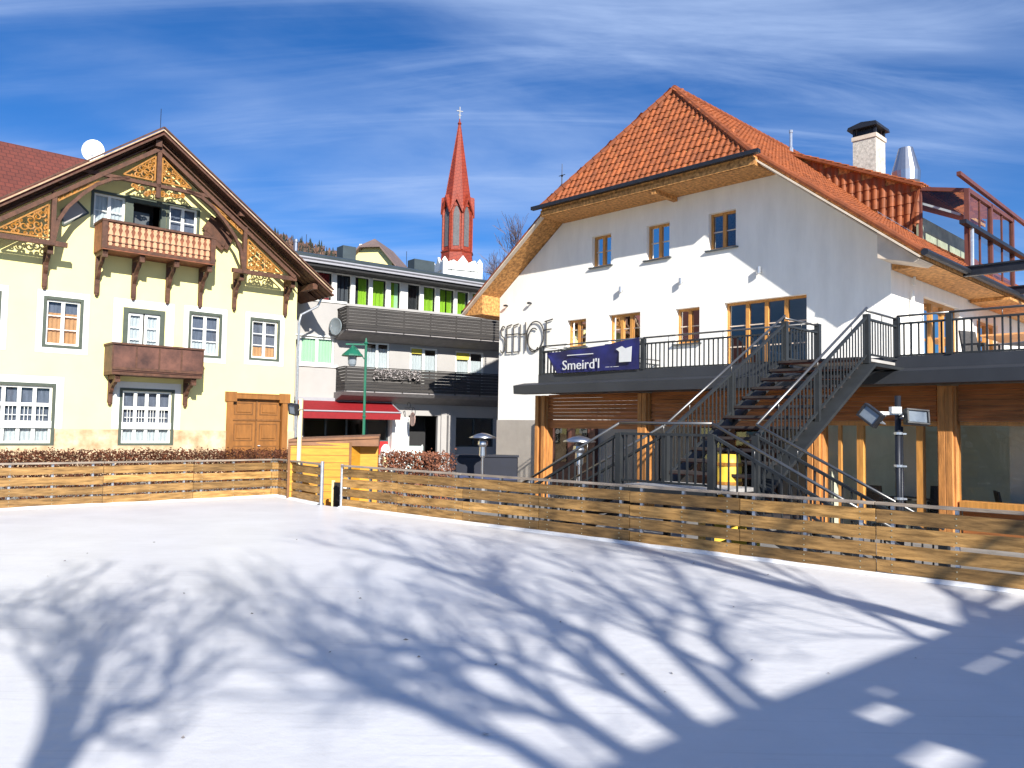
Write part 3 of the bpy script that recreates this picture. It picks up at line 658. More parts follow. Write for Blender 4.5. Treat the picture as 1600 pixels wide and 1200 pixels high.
for h in rh: window(SH, FR_, *h, inset=.14, fwid=.09, fm='winwood', mm='muntin', cas=3, cols=3, rows=1, glass='glassb', name='terrace_door')
# --- roof
def tiles(mb, P0, sv, tv, nv, poly, w_=.215, h=.30, amp=.045, seed=0):
    rg = random.Random(seed); P0 = Vector(P0); sv = Vector(sv).normalized(); tv = Vector(tv).normalized(); nv = Vector(nv).normalized()
    P2 = [((Vector(p)-P0).dot(sv), (Vector(p)-P0).dot(tv)) for p in poly]
    area = sum(P2[i-1][0]*P2[i][1]-P2[i][0]*P2[i-1][1] for i in range(len(P2)))
    if area < 0: P2 = P2[::-1]
    s0 = min(p[0] for p in P2); s1 = max(p[0] for p in P2); t0 = min(p[1] for p in P2); t1 = max(p[1] for p in P2)
    def inside(x, y, e):
        for i in range(len(P2)):
            a, b = P2[i-1], P2[i]; L_ = math.hypot(b[0]-a[0], b[1]-a[1])
            if ((b[0]-a[0])*(y-a[1])-(b[1]-a[1])*(x-a[0]))/L_ < -e: return False
        return True
    r = 0; t = t0
    prof = [(0, .0), (.18, .75), (.36, 1), (.54, .75), (.72, .12), (.88, -.05), (1.02, 0)]
    while t < t1-.02:
        s = s0
        while s < s1-.01:
            cxm = s+w_/2; cym = min(t+h/2, t1)
            if inside(cxm, cym, .04):
                mb.tone = min(1, max(0, rg.gauss(.5, .2))); j = rg.uniform(-.006, .006); vs = []
                for tt, lift in ((t-.02, .028), (min(t+h, t1), .0)):
                    for px_, pz in prof: vs.append(P0+sv*(s+px_*w_)+tv*tt+nv*(pz*amp+lift+j))
                for px_, pz in prof: vs.append(P0+sv*(s+px_*w_)+tv*(t-.02)+nv*(pz*amp-.012))
                n = len(prof); fs = [(i, i+1, n+i+1, n+i) for i in range(n-1)]+[(2*n+i, 2*n+i+1, i+1, i) for i in range(n-1)]
                mb.add(vs, fs)
            s += w_
        t += h
E1, ER, EL = 9.15, (-1.0, 5.95), (15.1, 6.05)     # break level, right and left eaves (y, z)
X1 = 20.5; YR1, YL1 = 3.1, 10.9; HX = -1.2; VX = -.9; AX = .76
pl_hip = [(HX, YR1, E1), (HX, YL1, E1), (AX, RY, RZ)]
pl_ru = [(AX, RY, RZ), (X1, RY, RZ), (X1, YR1, E1), (HX, YR1, E1)]
pl_rl = [(VX, YR1, E1), (X1, YR1, E1), (X1, ER[0], ER[1]), (VX, ER[0], ER[1])]
pl_lu = [(AX, RY, RZ), (HX, YL1, E1), (X1, YL1, E1), (X1, RY, RZ)]
pl_ll = [(VX, YL1, E1), (VX, EL[0], EL[1]), (X1, EL[0], EL[1]), (X1, YL1, E1)]
mb = MB(FS)
for q in (pl_hip, pl_ru, pl_rl, pl_lu, pl_ll): slab(mb, q, .16)
RF = mb.build('roof', 'osb', SH)
mb = MB(FS)
def ntile(pts, sv, tv, seed, **k):
    a = Vector(pts[1])-Vector(pts[0]); b = Vector(pts[2])-Vector(pts[0]); nv = a.cross(b)
    if nv.z < 0: nv = -nv
    tiles(mb, Vector(pts[0]), sv, tv, nv, pts, seed=seed, **k)
ntile([(HX, YR1, E1), (HX, YL1, E1), (AX, RY, RZ)], (0, 1, 0), (AX-HX, 0, RZ-E1), 1)
ntile([(HX, YR1, E1), (X1, YR1, E1), (X1, RY, RZ), (AX, RY, RZ)], (1, 0, 0), (0, RY-YR1, RZ-E1), 2)
ntile([(VX, ER[0], ER[1]), (X1, ER[0], ER[1]), (X1, YR1, E1), (VX, YR1, E1)], (1, 0, 0), (0, YR1-ER[0], E1-ER[1]), 3)
mb.build('roof_tiles', 'tile', RF)
mb = MB(FS); 
ntile([(VX, EL[0], EL[1]), (X1, EL[0], EL[1]), (X1, YL1, E1), (VX, YL1, E1)], (1, 0, 0), (0, YL1-EL[0], E1-EL[1]), 4, h=.6, w_=.43)
ntile([(AX, RY, RZ), (HX, YL1, E1), (X1, YL1, E1), (X1, RY, RZ)], (1, 0, 0), (0, RY-YL1, RZ-E1), 5, h=.6, w_=.43)
mb.build('roof_tiles', 'tile', RF)
mb = MB(FS)
def caps(p, q, r_=.1):
    p = Vector(p); q = Vector(q); n = int((q-p).length/.33); d = (q-p)/n
    for i in range(n): mb.tube([p+d*i-d*.06, p+d*(i+1)], [r_*1.12, r_*.95], 8)
up_ = Vector((0, 0, .03))
caps(Vector((HX, YR1, E1))+up_, Vector((AX, RY, RZ))+up_); caps(Vector((HX, YL1, E1))+up_, Vector((AX, RY, RZ))+up_); caps(Vector((AX, RY, RZ))+up_, Vector((X1, RY, RZ))+up_, .11)
caps(Vector((VX, ER[0], ER[1]+.04)), Vector((VX, YR1, E1+.04)), .07); caps(Vector((VX, EL[0], EL[1]+.04)), Vector((VX, YL1, E1+.04)), .07)
mb.build('ridge_caps', 'ridge', RF)
mb = MB(FS)     # gutters
mb.bar((HX-.1, YR1-.25, E1-.0), (HX-.1, YL1+.35, E1-.0), .15, .11, ref=(0, 0, 1)); mb.tube([(-.95, ER[0]-.1, ER[1]-.03), (X1, ER[0]-.1, ER[1]-.03)], .085, 8); mb.tube([(-.95, EL[0]+.1, EL[1]-.03), (X1, EL[0]+.1, EL[1]-.03)], .085, 8)
mb.build('gutter', 'gutter', RF, split=True)
mb = MB(FS)    # verge boards
for a, b in (((ER[0], ER[1]), (YR1, E1)), ((EL[0], EL[1]), (YL1, E1))):
    mb.bar((VX-.03, a[0], a[1]-.13), (VX-.03, b[0], b[1]-.13), .04, .26, ref=(1, 0, 0))
mb.build('verge_board', 'palewood', RF, split=True)
mb = MB(FS); mb.prism([(VX, ER[0]+.05, ER[1]-.16), (VX, YR1, E1-.165), (-.01, YR1, E1-.165), (-.01, ER[0]+.05, ER[1]-.16)], None, (0, 0, -.035)); mb.build('verge_soffit', 'palewood', RF)  # right soffit only: its shaded pale tone is put into the colour
mb = MB(FS)    # soffit under hip eave + eave boxes
mb.box(HX+.02, -.01, YR1-.05, YL1+.05, E1-.3, E1-.17); mb.box(HX+.0, HX+.06, YR1-.05, YL1+.05, E1-.3, E1-.1)
mb.bar((HX+.05, RY-.6, E1-.36), (-.01, RY-.6, E1-.36), .14, .14)
mb.prism([(VX+.02, 14.16, EL[1]+.53), (VX+.02, EL[0]-.02, EL[1]-.16), (VX+.02, 14.16, EL[1]-.18)], None, (21, 0, 0))
mb.build('eave_soffit', 'osb', RF)
mb = MB(FS); mb.prism([(VX+.01, -.02, ER[1]+.6), (VX+.01, ER[0]+.02, ER[1]-.17), (VX+.01, ER[0]+.15, ER[1]-.24), (VX+.01, -.02, ER[1]-.02)], None, (.92, 0, 0)); mb.build('eave_box', 'palewood', RF)
mb = MB(FS); mb.prism([(.02, -.02, ER[1]+.6), (.02, ER[0]+.02, ER[1]-.17), (.02, -.02, ER[1]-.17)], None, (20, 0, 0)); mb.build('eave_soffit', 'osb', RF)
# dormer + glazing
DX = 7.2
mb = MB(FS); mb.add([(DX, 6.8, 12.2), (DX, 1.75, 9.82), (DX, 2.1, 8.0), (DX, 2.6, 8.5)], [(0, 1, 2, 3)]); slab(mb, [(DX-.1, 6.85, 12.35), (14, 6.85, 12.35), (14, 1.65, 9.9), (DX-.1, 1.65, 9.9)], .12)
dm = mb.build('dormer', 'osb', SH)
mb = MB(FS)
tiles(mb, (DX-.02, 1.72, 8.0), (0, 1, 0), (0, -.01, 1), (-1, 0, 0), [(DX, 2.0, 8.3), (DX, 6.5, 12.0), (DX, 1.75, 9.76)], seed=9, w_=.27, h=.36, amp=.05)
ntile([(DX-.1, 6.85, 12.36), (14, 6.85, 12.36), (14, 1.65, 9.92), (DX-.1, 1.65, 9.92)], (1, 0, 0), (0, 5.2, 2.44), 8)
mb.build('roof_tiles', 'tile', dm)
mb = MB(FS); mb.bar((DX-.1, 6.9, 12.32), (DX-.1, 1.62, 9.84), .08, .26, ref=(1, 0, 0)); mb.bar((DX-.04, 1.72, 9.85), (DX-.04, 2.1, 8.1), .07, .1, ref=(1, 0, 0)); mb.build('verge_board', 'ridge', dm, split=True)
mb = MB(FS)
for i in range(9): x = 1.9+i*.14; mb.bar((DX-.12, x, 8.05+(x-1.9)*.8), (DX-.12, x, 8.33+(x-1.9)*.8), .015, .015)
for q in (0, .14, .28): mb.bar((DX-.12, 1.9, 8.05+q), (DX-.12, 3.05, 8.97+q), .015, .02)
mb.build('snow_guard', 'galv', SH)
CX1 = 12.2; cy0, cy1 = .32, 1.72
mb = MB(FS)
for x in (DX, 9.6, CX1): 
    mb.box(x-.07, x+.07, cy0-.06, cy0+.08, 6.9, 9.5)
for y in (cy1,): mb.box(DX-.04, DX+.06, y-.05, y+.05, 8.0, 9.8)
mb.bar((DX, cy0, 9.45), (DX, cy1, 9.78), .12, .12, ref=(1, 0, 0)); mb.bar((DX, cy0, 9.45), (CX1+.1, cy0, 9.45), .12, .14)
for x in (8.4, 10.9): mb.box(x-.025, x+.025, cy0-.03, cy0+.03, 7.0, 9.4)
mb.bar((DX+.0, cy0-.02, 8.3), (CX1+.1, cy0-.02, 8.3), .08, .1)
mb.bar((DX-1.1, cy0-.08, 9.72), (CX1+3.2, cy0-.08, 9.55), .12, .12)
cons = mb.build('glazed_balcony', mat('brown_metal', (.16, .055, .04), rough=.45, metal=.2), SH)
mb = MB(FS); mb.add([(DX, cy0, 7.0), (DX, cy1+.35, 8.0), (DX, cy1, 9.75), (DX, cy0, 9.4)], [(0, 1, 2, 3)]); mb.add([(DX, cy0, 7.0), (CX1, cy0, 7.0), (CX1, cy0, 9.4), (DX, cy0, 9.4)], [(0, 1, 2, 3)])
mb.add([(DX, cy0, 9.46), (CX1, cy0, 9.46), (CX1, cy1, 9.8), (DX, cy1, 9.8)], [(0, 1, 2, 3)])
mb.build('pane', 'glass', cons)
mb = MB(FS); mb.box(DX+.2, CX1, cy1+.1, cy1+.2, 7.6, 8.95); mb.build('inner_panel', mat('panel_grey', (.6, .6, .42), rough=.7, var=.2, scale=2), cons)
mb = MB(FS); mb.bar((DX+.15, cy1+.05, 9.35), (DX+.15, cy0+.25, 8.75), .05, .07); mb.box(DX+.1, DX+.2, cy0+.1, cy0+.14, 7.1, 8.8); mb.build('inner_frame', 'white', cons)
mb = MB(FS); mb.tube([(DX+1.0, -.18, 5.9), (DX-.02, .22, 6.6), (DX-.05, .2, 8.3)], .07, 8); mb.build('drainpipe', 'galv', SH)
mb = MB(FS); mb.box(DX-.9, 16, .1, .3, 8.2, 8.32); mb.build('rail', 'gutter', cons)
# chimney, vents
mb = MB(FS); mb.box(13, 14.0, 5.38, 6.33, 10.5, 14.05); chm = mb.build('chimney', mat('rough_render', (.5, .46, .4), rough=.95, var=.25, scale=7, bump=.6), SH)
mb = MB(FS); mb.box(12.96, 14.04, 5.34, 6.37, 14.05, 14.22); mb.build('cap_ring', 'palewood', chm)
mb = MB(FS)
for x in (13.05, 13.95):
    for y in (5.42, 6.28): mb.box(x-.05, x+.05, y-.05, y+.05, 14.22, 14.5)
mb.box(13.1, 13.9, 5.5, 6.2, 14.22, 14.48)
mb.prism([(12.8, 5.25, 14.5), (12.8, 6.5, 14.5), (12.8, 6.45, 14.62), (12.8, 5.9, 14.74), (12.8, 5.3, 14.66)], None, (1.4, 0, 0)); mb.build('cowl', 'gutter', chm)
mb = MB(FS); mb.lathe([(.3, 0), (.3, .35), (.5, .6), (.52, 1.0), (.26, 1.95), (.24, 1.95)], (12, 3.85, 10.95), 20); mb.build('vent_cowl', 'steelb', SH, smooth=False)
mb = MB(FS); mb.tube([(8.4, 6.8, 12.4), (8.4, 6.8, 13.35)], .055, 8); mb.tube([(8.4, 6.8, 12.4), (8.4, 6.8, 12.7)], .09, 8); mb.tube([(8.4, 6.8, 13.3), (8.4, 6.8, 13.4)], .075, 8); mb.build('vent_pipe', 'galv', SH)
mb = MB(FS); mb.lathe([(.03, -.9), (.05, 0), (.02, .02), (.11, .1), (.13, .2), (.05, .3), (.02, .35), (.02, .6), (.05, .66), (.015, .7), (.01, 1.1)], (1.0, 12, 10.35), 10)
mb.bar((1, 11.85, 11.02), (1, 12.15, 11.02), .02, .02); curl_ = [(1, 12+.14*math.cos(t), 10.5+.14*math.sin(t)) for t in [i*.5 for i in range(10)]]; mb.tube(curl_, .015, 5); mb.tube([(1, 12, 8.3), (1, 12, 10)], .03, 6)
mb.build('roof_finial', 'gutter', SH)
# steel beams sticking out
for x, z in ((2.2, 5.93), (6.8, 6.05)):
    mb = MB(FS); mb.box(x-.07, x+.07, -7, .05, z+.09, z+.13); mb.box(x-.07, x+.07, -7, .05, z-.13, z-.09); mb.box(x-.02, x+.02, -7, .05, z-.09, z+.09); mb.build('steel_beam', 'gutter', SH)
mb = MB(FS); mb.prism([(6.0, -.05, 5.8), (6.0, -1.1, 5.75), (6.0, -1.1, 5.68), (6.0, -.05, 5.68)], None, (8, 0, 0)); mb.build('eave_soffit', 'osb', SH)
mb = MB(FS); mb.box(6.9, 9.4, -1.3, -.05, 4.75, 4.8); mb.build('small_awning', 'orangec', SH)
# wall spot lamps
for y in (8.36, 6.08, 3.51): 
    mb = MB(FS); mb.tube([(-.005, y, 6.2), (-.12, y, 6.22)], .025, 6); mb.tube([(-.12, y, 6.13), (-.12, y, 6.31)], .055, 8); o = mb.build('wall_spotlight', 'galv', SH)
for y, z in ((13.73, 6.23), (12.5, 6.2)):
    mb = MB(FS); mb.tube([(0, y, z), (-.12, y-.02, z)], .03, 6); mb.box(-.16, -.08, y-.06, y+.06, z-.03, z+.03); mb.build('wall_spotlight', 'gutter', SH)
mb = MB(FS); mb.tube([(.9+.3, -.09, gz), (1.2, -.09, 5.4)], .04, 6); mb.tube([(1.3, -.1, 5.55), (1.3, -.1, 6.1), (1.15, -.9, 5.9)], .04, 6); mb.build('downpipe', 'white', SH)

# sign letters
SG = empty('inn_sign', sw(-.06, 12.8, 5), SA, label='thin dark metal lettering reading SEEHOF on the white wall', cat='sign')
def lt(name, strokes, r_=.022):
    mb = MB(FG, True)
    for s_ in strokes: mb.tube([(a+12.8, .0, z-5) for a, z in s_], r_, 5)
    mb.build(name, 'letter', SG)
zb, zt = 4.48, 5.47
def arc(cx_, cz_, rx, rz_, t0, t1, n=14): return [(cx_+rx*math.cos(R(t0+(t1-t0)*i/n)), cz_+rz_*math.sin(R(t0+(t1-t0)*i/n))) for i in range(n+1)]
a = -14.0; lt('letter', [arc(a+.12, zt-.2, .11, .2, 40, 230)+arc(a+.1, zb+.3, .13, .3, 60, -140)])
for a in (-13.68, -13.33): lt('letter', [[(a, zt-.02), (a, zb)], [(a, zt-.02), (a+.26, zt+.03)], [(a-.05, zt-.33), (a+.25, zt-.33)], [(a, zb), (a+.26, zb)]])
a = -12.98; lt('letter', [[(a, zt), (a, zb)], [(a+.27, zt+.06), (a+.27, zb)], [(a-.05, zt-.36), (a+.3, zt-.36)]])
lt('letter', [arc(-12.22, 5.0, .42, .52, 0, 360, 28), arc(-12.3, 4.86, .28, .42, 60, 320, 18)])
a = -11.68; lt('letter', [[(a, zt+.02), (a, zb+.1)], [(a-.08, zt), (a+.3, zt+.06)], [(a-.12, zt-.3), (a+.24, zt-.28)]])

# ------------------------------------------------------------------ terrace
TR = empty('terrace', sw(0, 0, 0), SA, label='raised terrace with anthracite fascia over larch clad timber ground floor', cat='terrace')
mb = MB(FS); mb.box(-5.28, -.005, -9, 6.9, 2.62, 2.85); mb.box(.0, 20, -9, -.005, 2.62, 2.85); mb.build('deck', 'concrete', TR)
mb = MB(FS); mb.box(-5.34, -5.28, -9.05, 6.95, 2.84, 3.11); mb.box(-5.28, -.01, 6.9, 6.95, 2.84, 3.11); mb.build('parapet_sheet', 'fascia', TR)
mb = MB(FS); mb.prism([(-5.28, -9, 2.6), (-5.7, -9, 2.6), (-5.72, -9, 2.82), (-5.3, -9, 2.9)], None, (0, 16.5, 0)); mb.build('eave_fascia', 'fascia', TR)
# cladding
mb = MB(FS)
for i in range(7):
    z = 1.95+i*.093
    for y0, y1 in ((3.98, 6.95), (-.45, 3.62), (-2.6, -.5), (-9, -2.96)): mb.prism([(-4.92, y0, z), (-4.955-.012, y0, z+.004), (-4.93, y0, z+.09), (-4.9, y0, z+.09)], None, (0, y1-y0, 0))
mb.build('cladding', 'clad', TR)
mb = MB(FS); mb.box(-4.9, -4.7, 3.98, 6.95, 1.72, 1.94); mb.box(-4.9, -4.7, -.5, 3.6, 1.80, 1.94); mb.build('beam', 'clad', TR)
for y0, y1 in ((6.92, 7.36), (3.64, 3.98), (-.55, -.2), (-2.95, -2.62), (-7.0, -6.65)):
    mb = MB(FS); mb.box(-5.06, -4.9, y0+.06, y0+.18, gz, 2.58); mb.box(-5.06, -4.9, y1-.15, y1-.03, gz, 2.58); mb.box(-4.99, -4.75, y0+.02, y1, gz, 2.58)
    mb.build('timber_post', 'post', TR, bevel=.01)
mb = MB(FS); mb.box(-4.9, -4.8, -2.6, -.5, 1.86, 1.945); mb.box(-4.9, -4.8, -9, -2.96, 1.88, 1.945)
for y in (-1.22, -2.3, -4.6): mb.box(-4.92, -4.8, y-.06, y+.06, gz, 1.86)
mb.box(-4.9, -4.83, -.85, -.79, gz, 1.86); mb.box(-5.0, -4.7, -9, -2.97, .45, .56)
gf = mb.build('glazing_frame', 'winwood', TR)
mb = MB(FS); mb.add([(-4.85, -9, gz), (-4.85, -.5, gz), (-4.85, -.5, 1.86), (-4.85, -9, 1.86)], [(0, 1, 2, 3)]); mb.build('pane', 'glassr', gf)
mb = MB(FS); mb.box(-4.82, -4.7, -9, -2.97, gz, .45); mb.build('low_wall', 'clad', TR)
mb = MB(FS); mb.box(-4.6, 0, -.45, -.3, gz, 2.6); mb.box(-.02, .2, -9, -.02, gz, 2.6)
for y in (-1.6, -3.6, -4.5, -5.6): mb.box(-3.6, -3.2, y-.2, y+.2, gz, 2.6)
mb.build('inner_wall', 'inner', TR)
# porch doors and panels at the back left
mb = MB(FS); mb.box(-.2, -.03, 9.3, 12.0, gz, 2.0); mb.box(-.16, -.04, 3.0, 5.6, gz, 1.9); mb.box(-.12, -.04, .4, 1.8, gz, 1.9); mb.build('porch_joinery', mat('dark_red_wood', (.13, .05, .035), rough=.6, var=.3), TR, split=True)
mb = MB(FS)
for y in (9.6, 10.5, 11.2): mb.box(-.24, -.2, y, y+.5, .6, 1.8)
mb.box(-.2, -.17, 3.3, 4.2, gz, 1.8); mb.box(-.2, -.17, 4.5, 5.3, .5, 1.8); mb.build('porch_window', 'glassb', TR, split=True)
# railings
def rail_panel(root, p, q, hb=0.06, ht=.60, hh=.74, step=.115, handrail=True, bars=True, bot=True, off=(0, 0, 0)):
    p = Vector(p); q = Vector(q); L_ = math.hypot(q.x-p.x, q.y-p.y); n = max(1, int(L_/step)); z = Vector((0, 0, 1))
    mb = MB(FS); mb.bar(p+z*ht, q+z*ht, .05, .035)
    if bot: mb.bar(p+z*hb, q+z*hb, .04, .03)
    for i in range(1, n): c = p+(q-p)*i/n; mb.bar(c+z*hb, c+z*ht, .012, .03, ref=(q-p)) if bars else None
    mb.build('railing_panel', 'steel', root)
    if handrail:
        mb = MB(FS); off = Vector(off); mb.tube([p+z*hh+off, q+z*hh+off], .02, 8)
        k = max(1, int(L_/1.1))
        for i in range(k): c = p+(q-p)*(i+.5)/k; mb.tube([c+z*ht, c+z*hh+off], .008, 5)
        mb.build('handrail', 'rail', root, smooth=True)
def rpost(root, p, h=.7, w_=.05):
    mb = MB(FS); mb.box(p[0]-w_, p[0]+w_, p[1]-w_, p[1]+w_, p[2], p[2]+h); mb.build('railing_post', 'steel', root)
RT = empty('terrace_railing', sw(0, 0, 0), SA, label='dark steel railing with thin handrail along the terrace edge', cat='railing')
zf = 3.11
for p, q in (((-5.31, 6.87, zf), (-5.31, 3.6, zf)), ((-5.31, 3.6, zf), (-5.31, -.58, zf)), ((-5.31, -2.06, zf), (-5.31, -2.94, zf)), ((-5.31, -2.94, zf), (-5.31, -6.2, zf)), ((-5.31, -6.2, zf), (-5.31, -9, zf)), ((-5.31, 6.87, zf), (-.1, 6.87, zf))): rail_panel(RT, p, q, hb=.02)
for y in (6.87, 3.6, -.58, -2.06, -2.94, -6.2): rpost(RT, (-5.31, y, zf-.0), .72)
# stairs
ST = empty('steel_staircase', sw(0, 0, 0), SA, label='grey steel outdoor staircase from the rink side up to the terrace', cat='staircase')
yl, yr = -.58, -2.06; xl, xm, xt = -11.5, -10.38, -6.65; zt_, zm = 3.0, .95
mb = MB(FS)
for y in (yl+.03, yr-.03):
    mb.bar((xt, y, zt_-.12), (xm, y, zm-.1), .05, .26, ref=(0, 1, 0)); mb.bar((xt-.04, y, zt_-.13), (-5.36, y, zt_-.13), .05, .24, ref=(0, 1, 0))
mb.bar((xl, yr, zm-.12), (xl, yl, zm-.12), .06, .2); mb.bar((xm, yr, zm-.12), (xm, yl, zm-.12), .06, .2)
for sgn, y0 in ((-1, yr), (1, yl)):
    for x in (xl+.03, xm-.03): mb.bar((x, y0, zm-.12), (x, y0+sgn*2.35, gz-.02), .05, .24, ref=(1, 0, 0)); 
for x in (xl+.05, xm-.05):
    for y in (yr+.06, yl-.06): mb.box(x-.04, x+.04, y-.04, y+.04, gz, zm-.1)
stg = mb.build('stringer', 'steel', ST)
n = 12
for i in range(n):
    t = (i+.5)/n; x = xm+(xt-xm)*t; z = zm+(zt_-zm)*(i+1)/(n+.0)
    mb = MB(FS); mb.box(x-.15, x+.15, yr+.02, yl-.02, z-.05, z-.01); o = mb.build('tread', 'tread', ST)
    mb = MB(FS); mb.box(x-.13, x+.13, yr+.05, yl-.05, z-.065, z-.052); mb.build('underside', 'treadred', o)
for sgn, y0 in ((-1, yr), (1, yl)):
    for i in range(7):
        t = (i+.5)/7; y = y0+sgn*2.25*t; z = zm-(zm-gz)*(i+1)/8
        mb = MB(FS); mb.box(xl+.06, xm-.06, y-.15, y+.15, z-.05, z-.01); mb.build('tread', 'tread', ST)
mb = MB(FS); mb.box(xl+.03, xm, yr, yl, zm-.05, zm); mb.build('landing', 'concrete', ST)
mb = MB(FS); mb.box(xt, -5.35, yr+.02, yl-.02, zt_-.05, zt_); mb.build('landing', 'concrete', ST)
RH = dict(ht=.70, hh=.85)
for y in (yl, yr):
    rail_panel(ST, (xt, y, zt_), (xm, y, zm), **RH); rail_panel(ST, (xt, y, zt_), (-5.34, y, zt_), ht=.66, hh=.8)
    rpost(ST, (xt, y, zt_-.1), .84); rpost(ST, (xm, y, zm-.1), .8); rpost(ST, ((xt+xm)/2, y, (zt_+zm)/2-.1), .8, .035)
rail_panel(ST, (xl, yl, zm), (xl, yr, zm), **RH)
for y in (yl, yr): rpost(ST, (xl, y, zm-.15), .86, .045)
for sgn, y0 in ((-1, yr), (1, yl)):
    for x in (xl, xm): rail_panel(ST, (x, y0, zm), (x, y0+sgn*2.35, gz+.02), **RH); rpost(ST, (x, y0+sgn*2.35, gz), .75)
# banner
BN = empty('banner', sw(-5.4, 5, 3.4), SA, label='blue banner with white lettering tied to the terrace railing', cat='banner')
FB = lambda a, d, z: (-K*(d), -K*(a+5), K*(z-3.4))
bt = [(-6.58, 3.66), (-3.66, 3.87)]
mb = MB(FB, True); n = 24; vs = []
for i in range(n+1):
    t = i/n; a = -6.58+2.92*t; zt2 = 3.66+.21*t-.05*math.sin(t*math.pi); zb2 = max(3.12, 3.60-4.4*t) if t < .11 else 3.12
    for j in range(7): u = j/6; vs.append((a, .03*math.sin(t*23+u*2)*u+.015*math.sin(u*7+t*5), zb2+(zt2-zb2)*u))
mb.add(vs, [(i*7+j, (i+1)*7+j, (i+1)*7+j+1, i*7+j+1) for i in range(n) for j in range(6)]); bn = mb.build('cloth', 'blue', BN, smooth=True)
def btext(txt, size, a0, z0, m='bwhite', sx=1.0):
    vs, fs = textmesh(txt, size); mb = MB(FB, True); mb.add([(a0+v[0]*sx, .05+v[2], z0+v[1]+.0*v[0]) for v in vs], [tuple(f) for f in fs]); mb.build('lettering', m, bn)
btext("Smeird'l", .34, -6.02, 3.19, sx=1.12)
mb = MB(FB, True); mb.box(-5.85, -5.0, .045, .052, 3.54, 3.56); mb.prism([(-4.2, .045, 3.3), (-3.85, .045, 3.3), (-3.83, .045, 3.66), (-4.02, .045, 3.62), (-4.12, .045, 3.68), (-4.3, .045, 3.62), (-4.2, .045, 3.55)], None, (0, .008, 0)); mb.build('emblem', 'bwhite', bn)
btext('---- -- -----', .1, -4.62, 3.18)
# ------------------------------------------------------------------ grey apartment block in the middle
MO = (-9.8, 37.0, 0); MA = R(30.5)
def atM(x, y, z): return (MO[0]+math.cos(MA)*x-math.sin(MA)*y, MO[1]+math.sin(MA)*x+math.cos(MA)*y, z)
MH = empty('apartment_block', MO, MA, label='pale grey block with dark wooden balconies and low slate grey roof', cat='building')
mh = [(-.08, 1.55, 4.55, 5.82), (3.1, 4.35, 4.4, 5.76), (5.45, 6.96, 3.35, 5.66), (7.97, 9.62, 3.35, 5.63)]
gh2 = [(.2, 4.4, .3, 2.7), (5.45, 7.05, GZ, 2.25), (8.0, 10.3, .7, 2.2)]
mb = MB(FL, True); facade(mb, [(-2.5, GZ), (16, GZ), (16, 7.55), (-2.5, 7.55)], mh+gh2, .2)
mb.F = None; mb.flip = False; mb.add([(-2.5, 0, GZ), (-2.5, 12, GZ), (-2.5, 12, 7.5), (-2.5, 0, 7.5)], [(3, 2, 1, 0)]); mb.add([(16, 0, GZ), (16, 12, GZ), (16, 12, 7.5), (16, 0, 7.5)], [(0, 1, 2, 3)]); mb.add([(-2.5, 12, GZ), (16, 12, GZ), (16, 12, 7.5), (-2.5, 12, 7.5)], [(3, 2, 1, 0)])
mb.add([(-2.4, .2, 7.45), (15.9, .2, 7.45), (15.9, 11.9, 7.45), (-2.4, 11.9, 7.45)], [(0, 1, 2, 3)])
mb.add([(-2.4, .2, 3.2), (15.9, .2, 3.2), (15.9, 11.9, 3.2), (-2.4, 11.9, 3.2)], [(0, 1, 2, 3)])
mb.build('wall', 'mgrey', MH)
mb = MB(FL, True); mb.box(-2.5, 2.1, -.1, .06, 7.5, 7.6); mb.box(-.3, 1.8, 0, .05, 5.84, 5.9); mb.box(-.2, 1.75, 0, .08, 4.42, 4.5); mb.build('ledge', 'white', MH, split=True)
window(MH, FL, *mh[0], inset=.06, fwid=.08, cas=2, cols=2, rows=1, curtain='mint', cz=(0, 1))
window(MH, FL, *mh[1], inset=.06, fwid=.08, cas=2, cols=2, rows=1, curtain='curtain', cz=(0, .8))
window(MH, FL, *mh[2], inset=.06, fwid=.09, cas=2, cols=2, rows=1, curtain='curtain', cz=(.3, .85))
window(MH, FL, *mh[3], inset=.06, fwid=.09, cas=2, cols=2, rows=1, curtain='curtain', cz=(.35, .8))
mb = MB(FL, True); mb.box(5.55, 6.1, -.11, -.04, 5.35, 5.6); mb.box(8.05, 8.8, -.11, -.04, 5.2, 5.55); mb.build('roller_blind', mat('yellow_blind', (.6, .5, .08), rough=.8), MH)
# balconies
def mbalc(name, x0, x1, zb_, zt2, y=1.3):
    mb = MB(FL, True); mb.box(x0+.03, x1, .01, y-.05, zb_-.02, zb_+.16); o = mb.build(name, mat('balcony_slab', (.3, .28, .28), rough=.9, var=.1), MH)
    n = 7
    for i in range(n):
        z0 = zb_+.06+(zt2-zb_-.1)*i/n; mb = MB(FL, True); mb.box(x0, x1, y-.02, y+.02, z0, z0+(zt2-zb_-.1)/n-.012); mb.box(x0, x0+.035, .01, y-.02, z0, z0+(zt2-zb_-.1)/n-.022); mb.build('slat', 'mwood', o)
    mb = MB(FL, True); mb.box(x0-.03, x1, y-.05, y+.05, zt2-.03, zt2+.01); mb.box(x0-.03, x0+.06, .01, y-.05, zt2-.03, zt2+.01)
    x = x0+.05
    while x < x1: mb.box(x, x+.05, y-.06, y-.02, zb_, zt2-.03); x += 1.4
    mb.build('rail', 'mwood', o)
mbalc('balcony', 1.68, 14.5, 6.12, 7.22); mbalc('balcony', 1.68, 14.5, 3.28, 4.43)
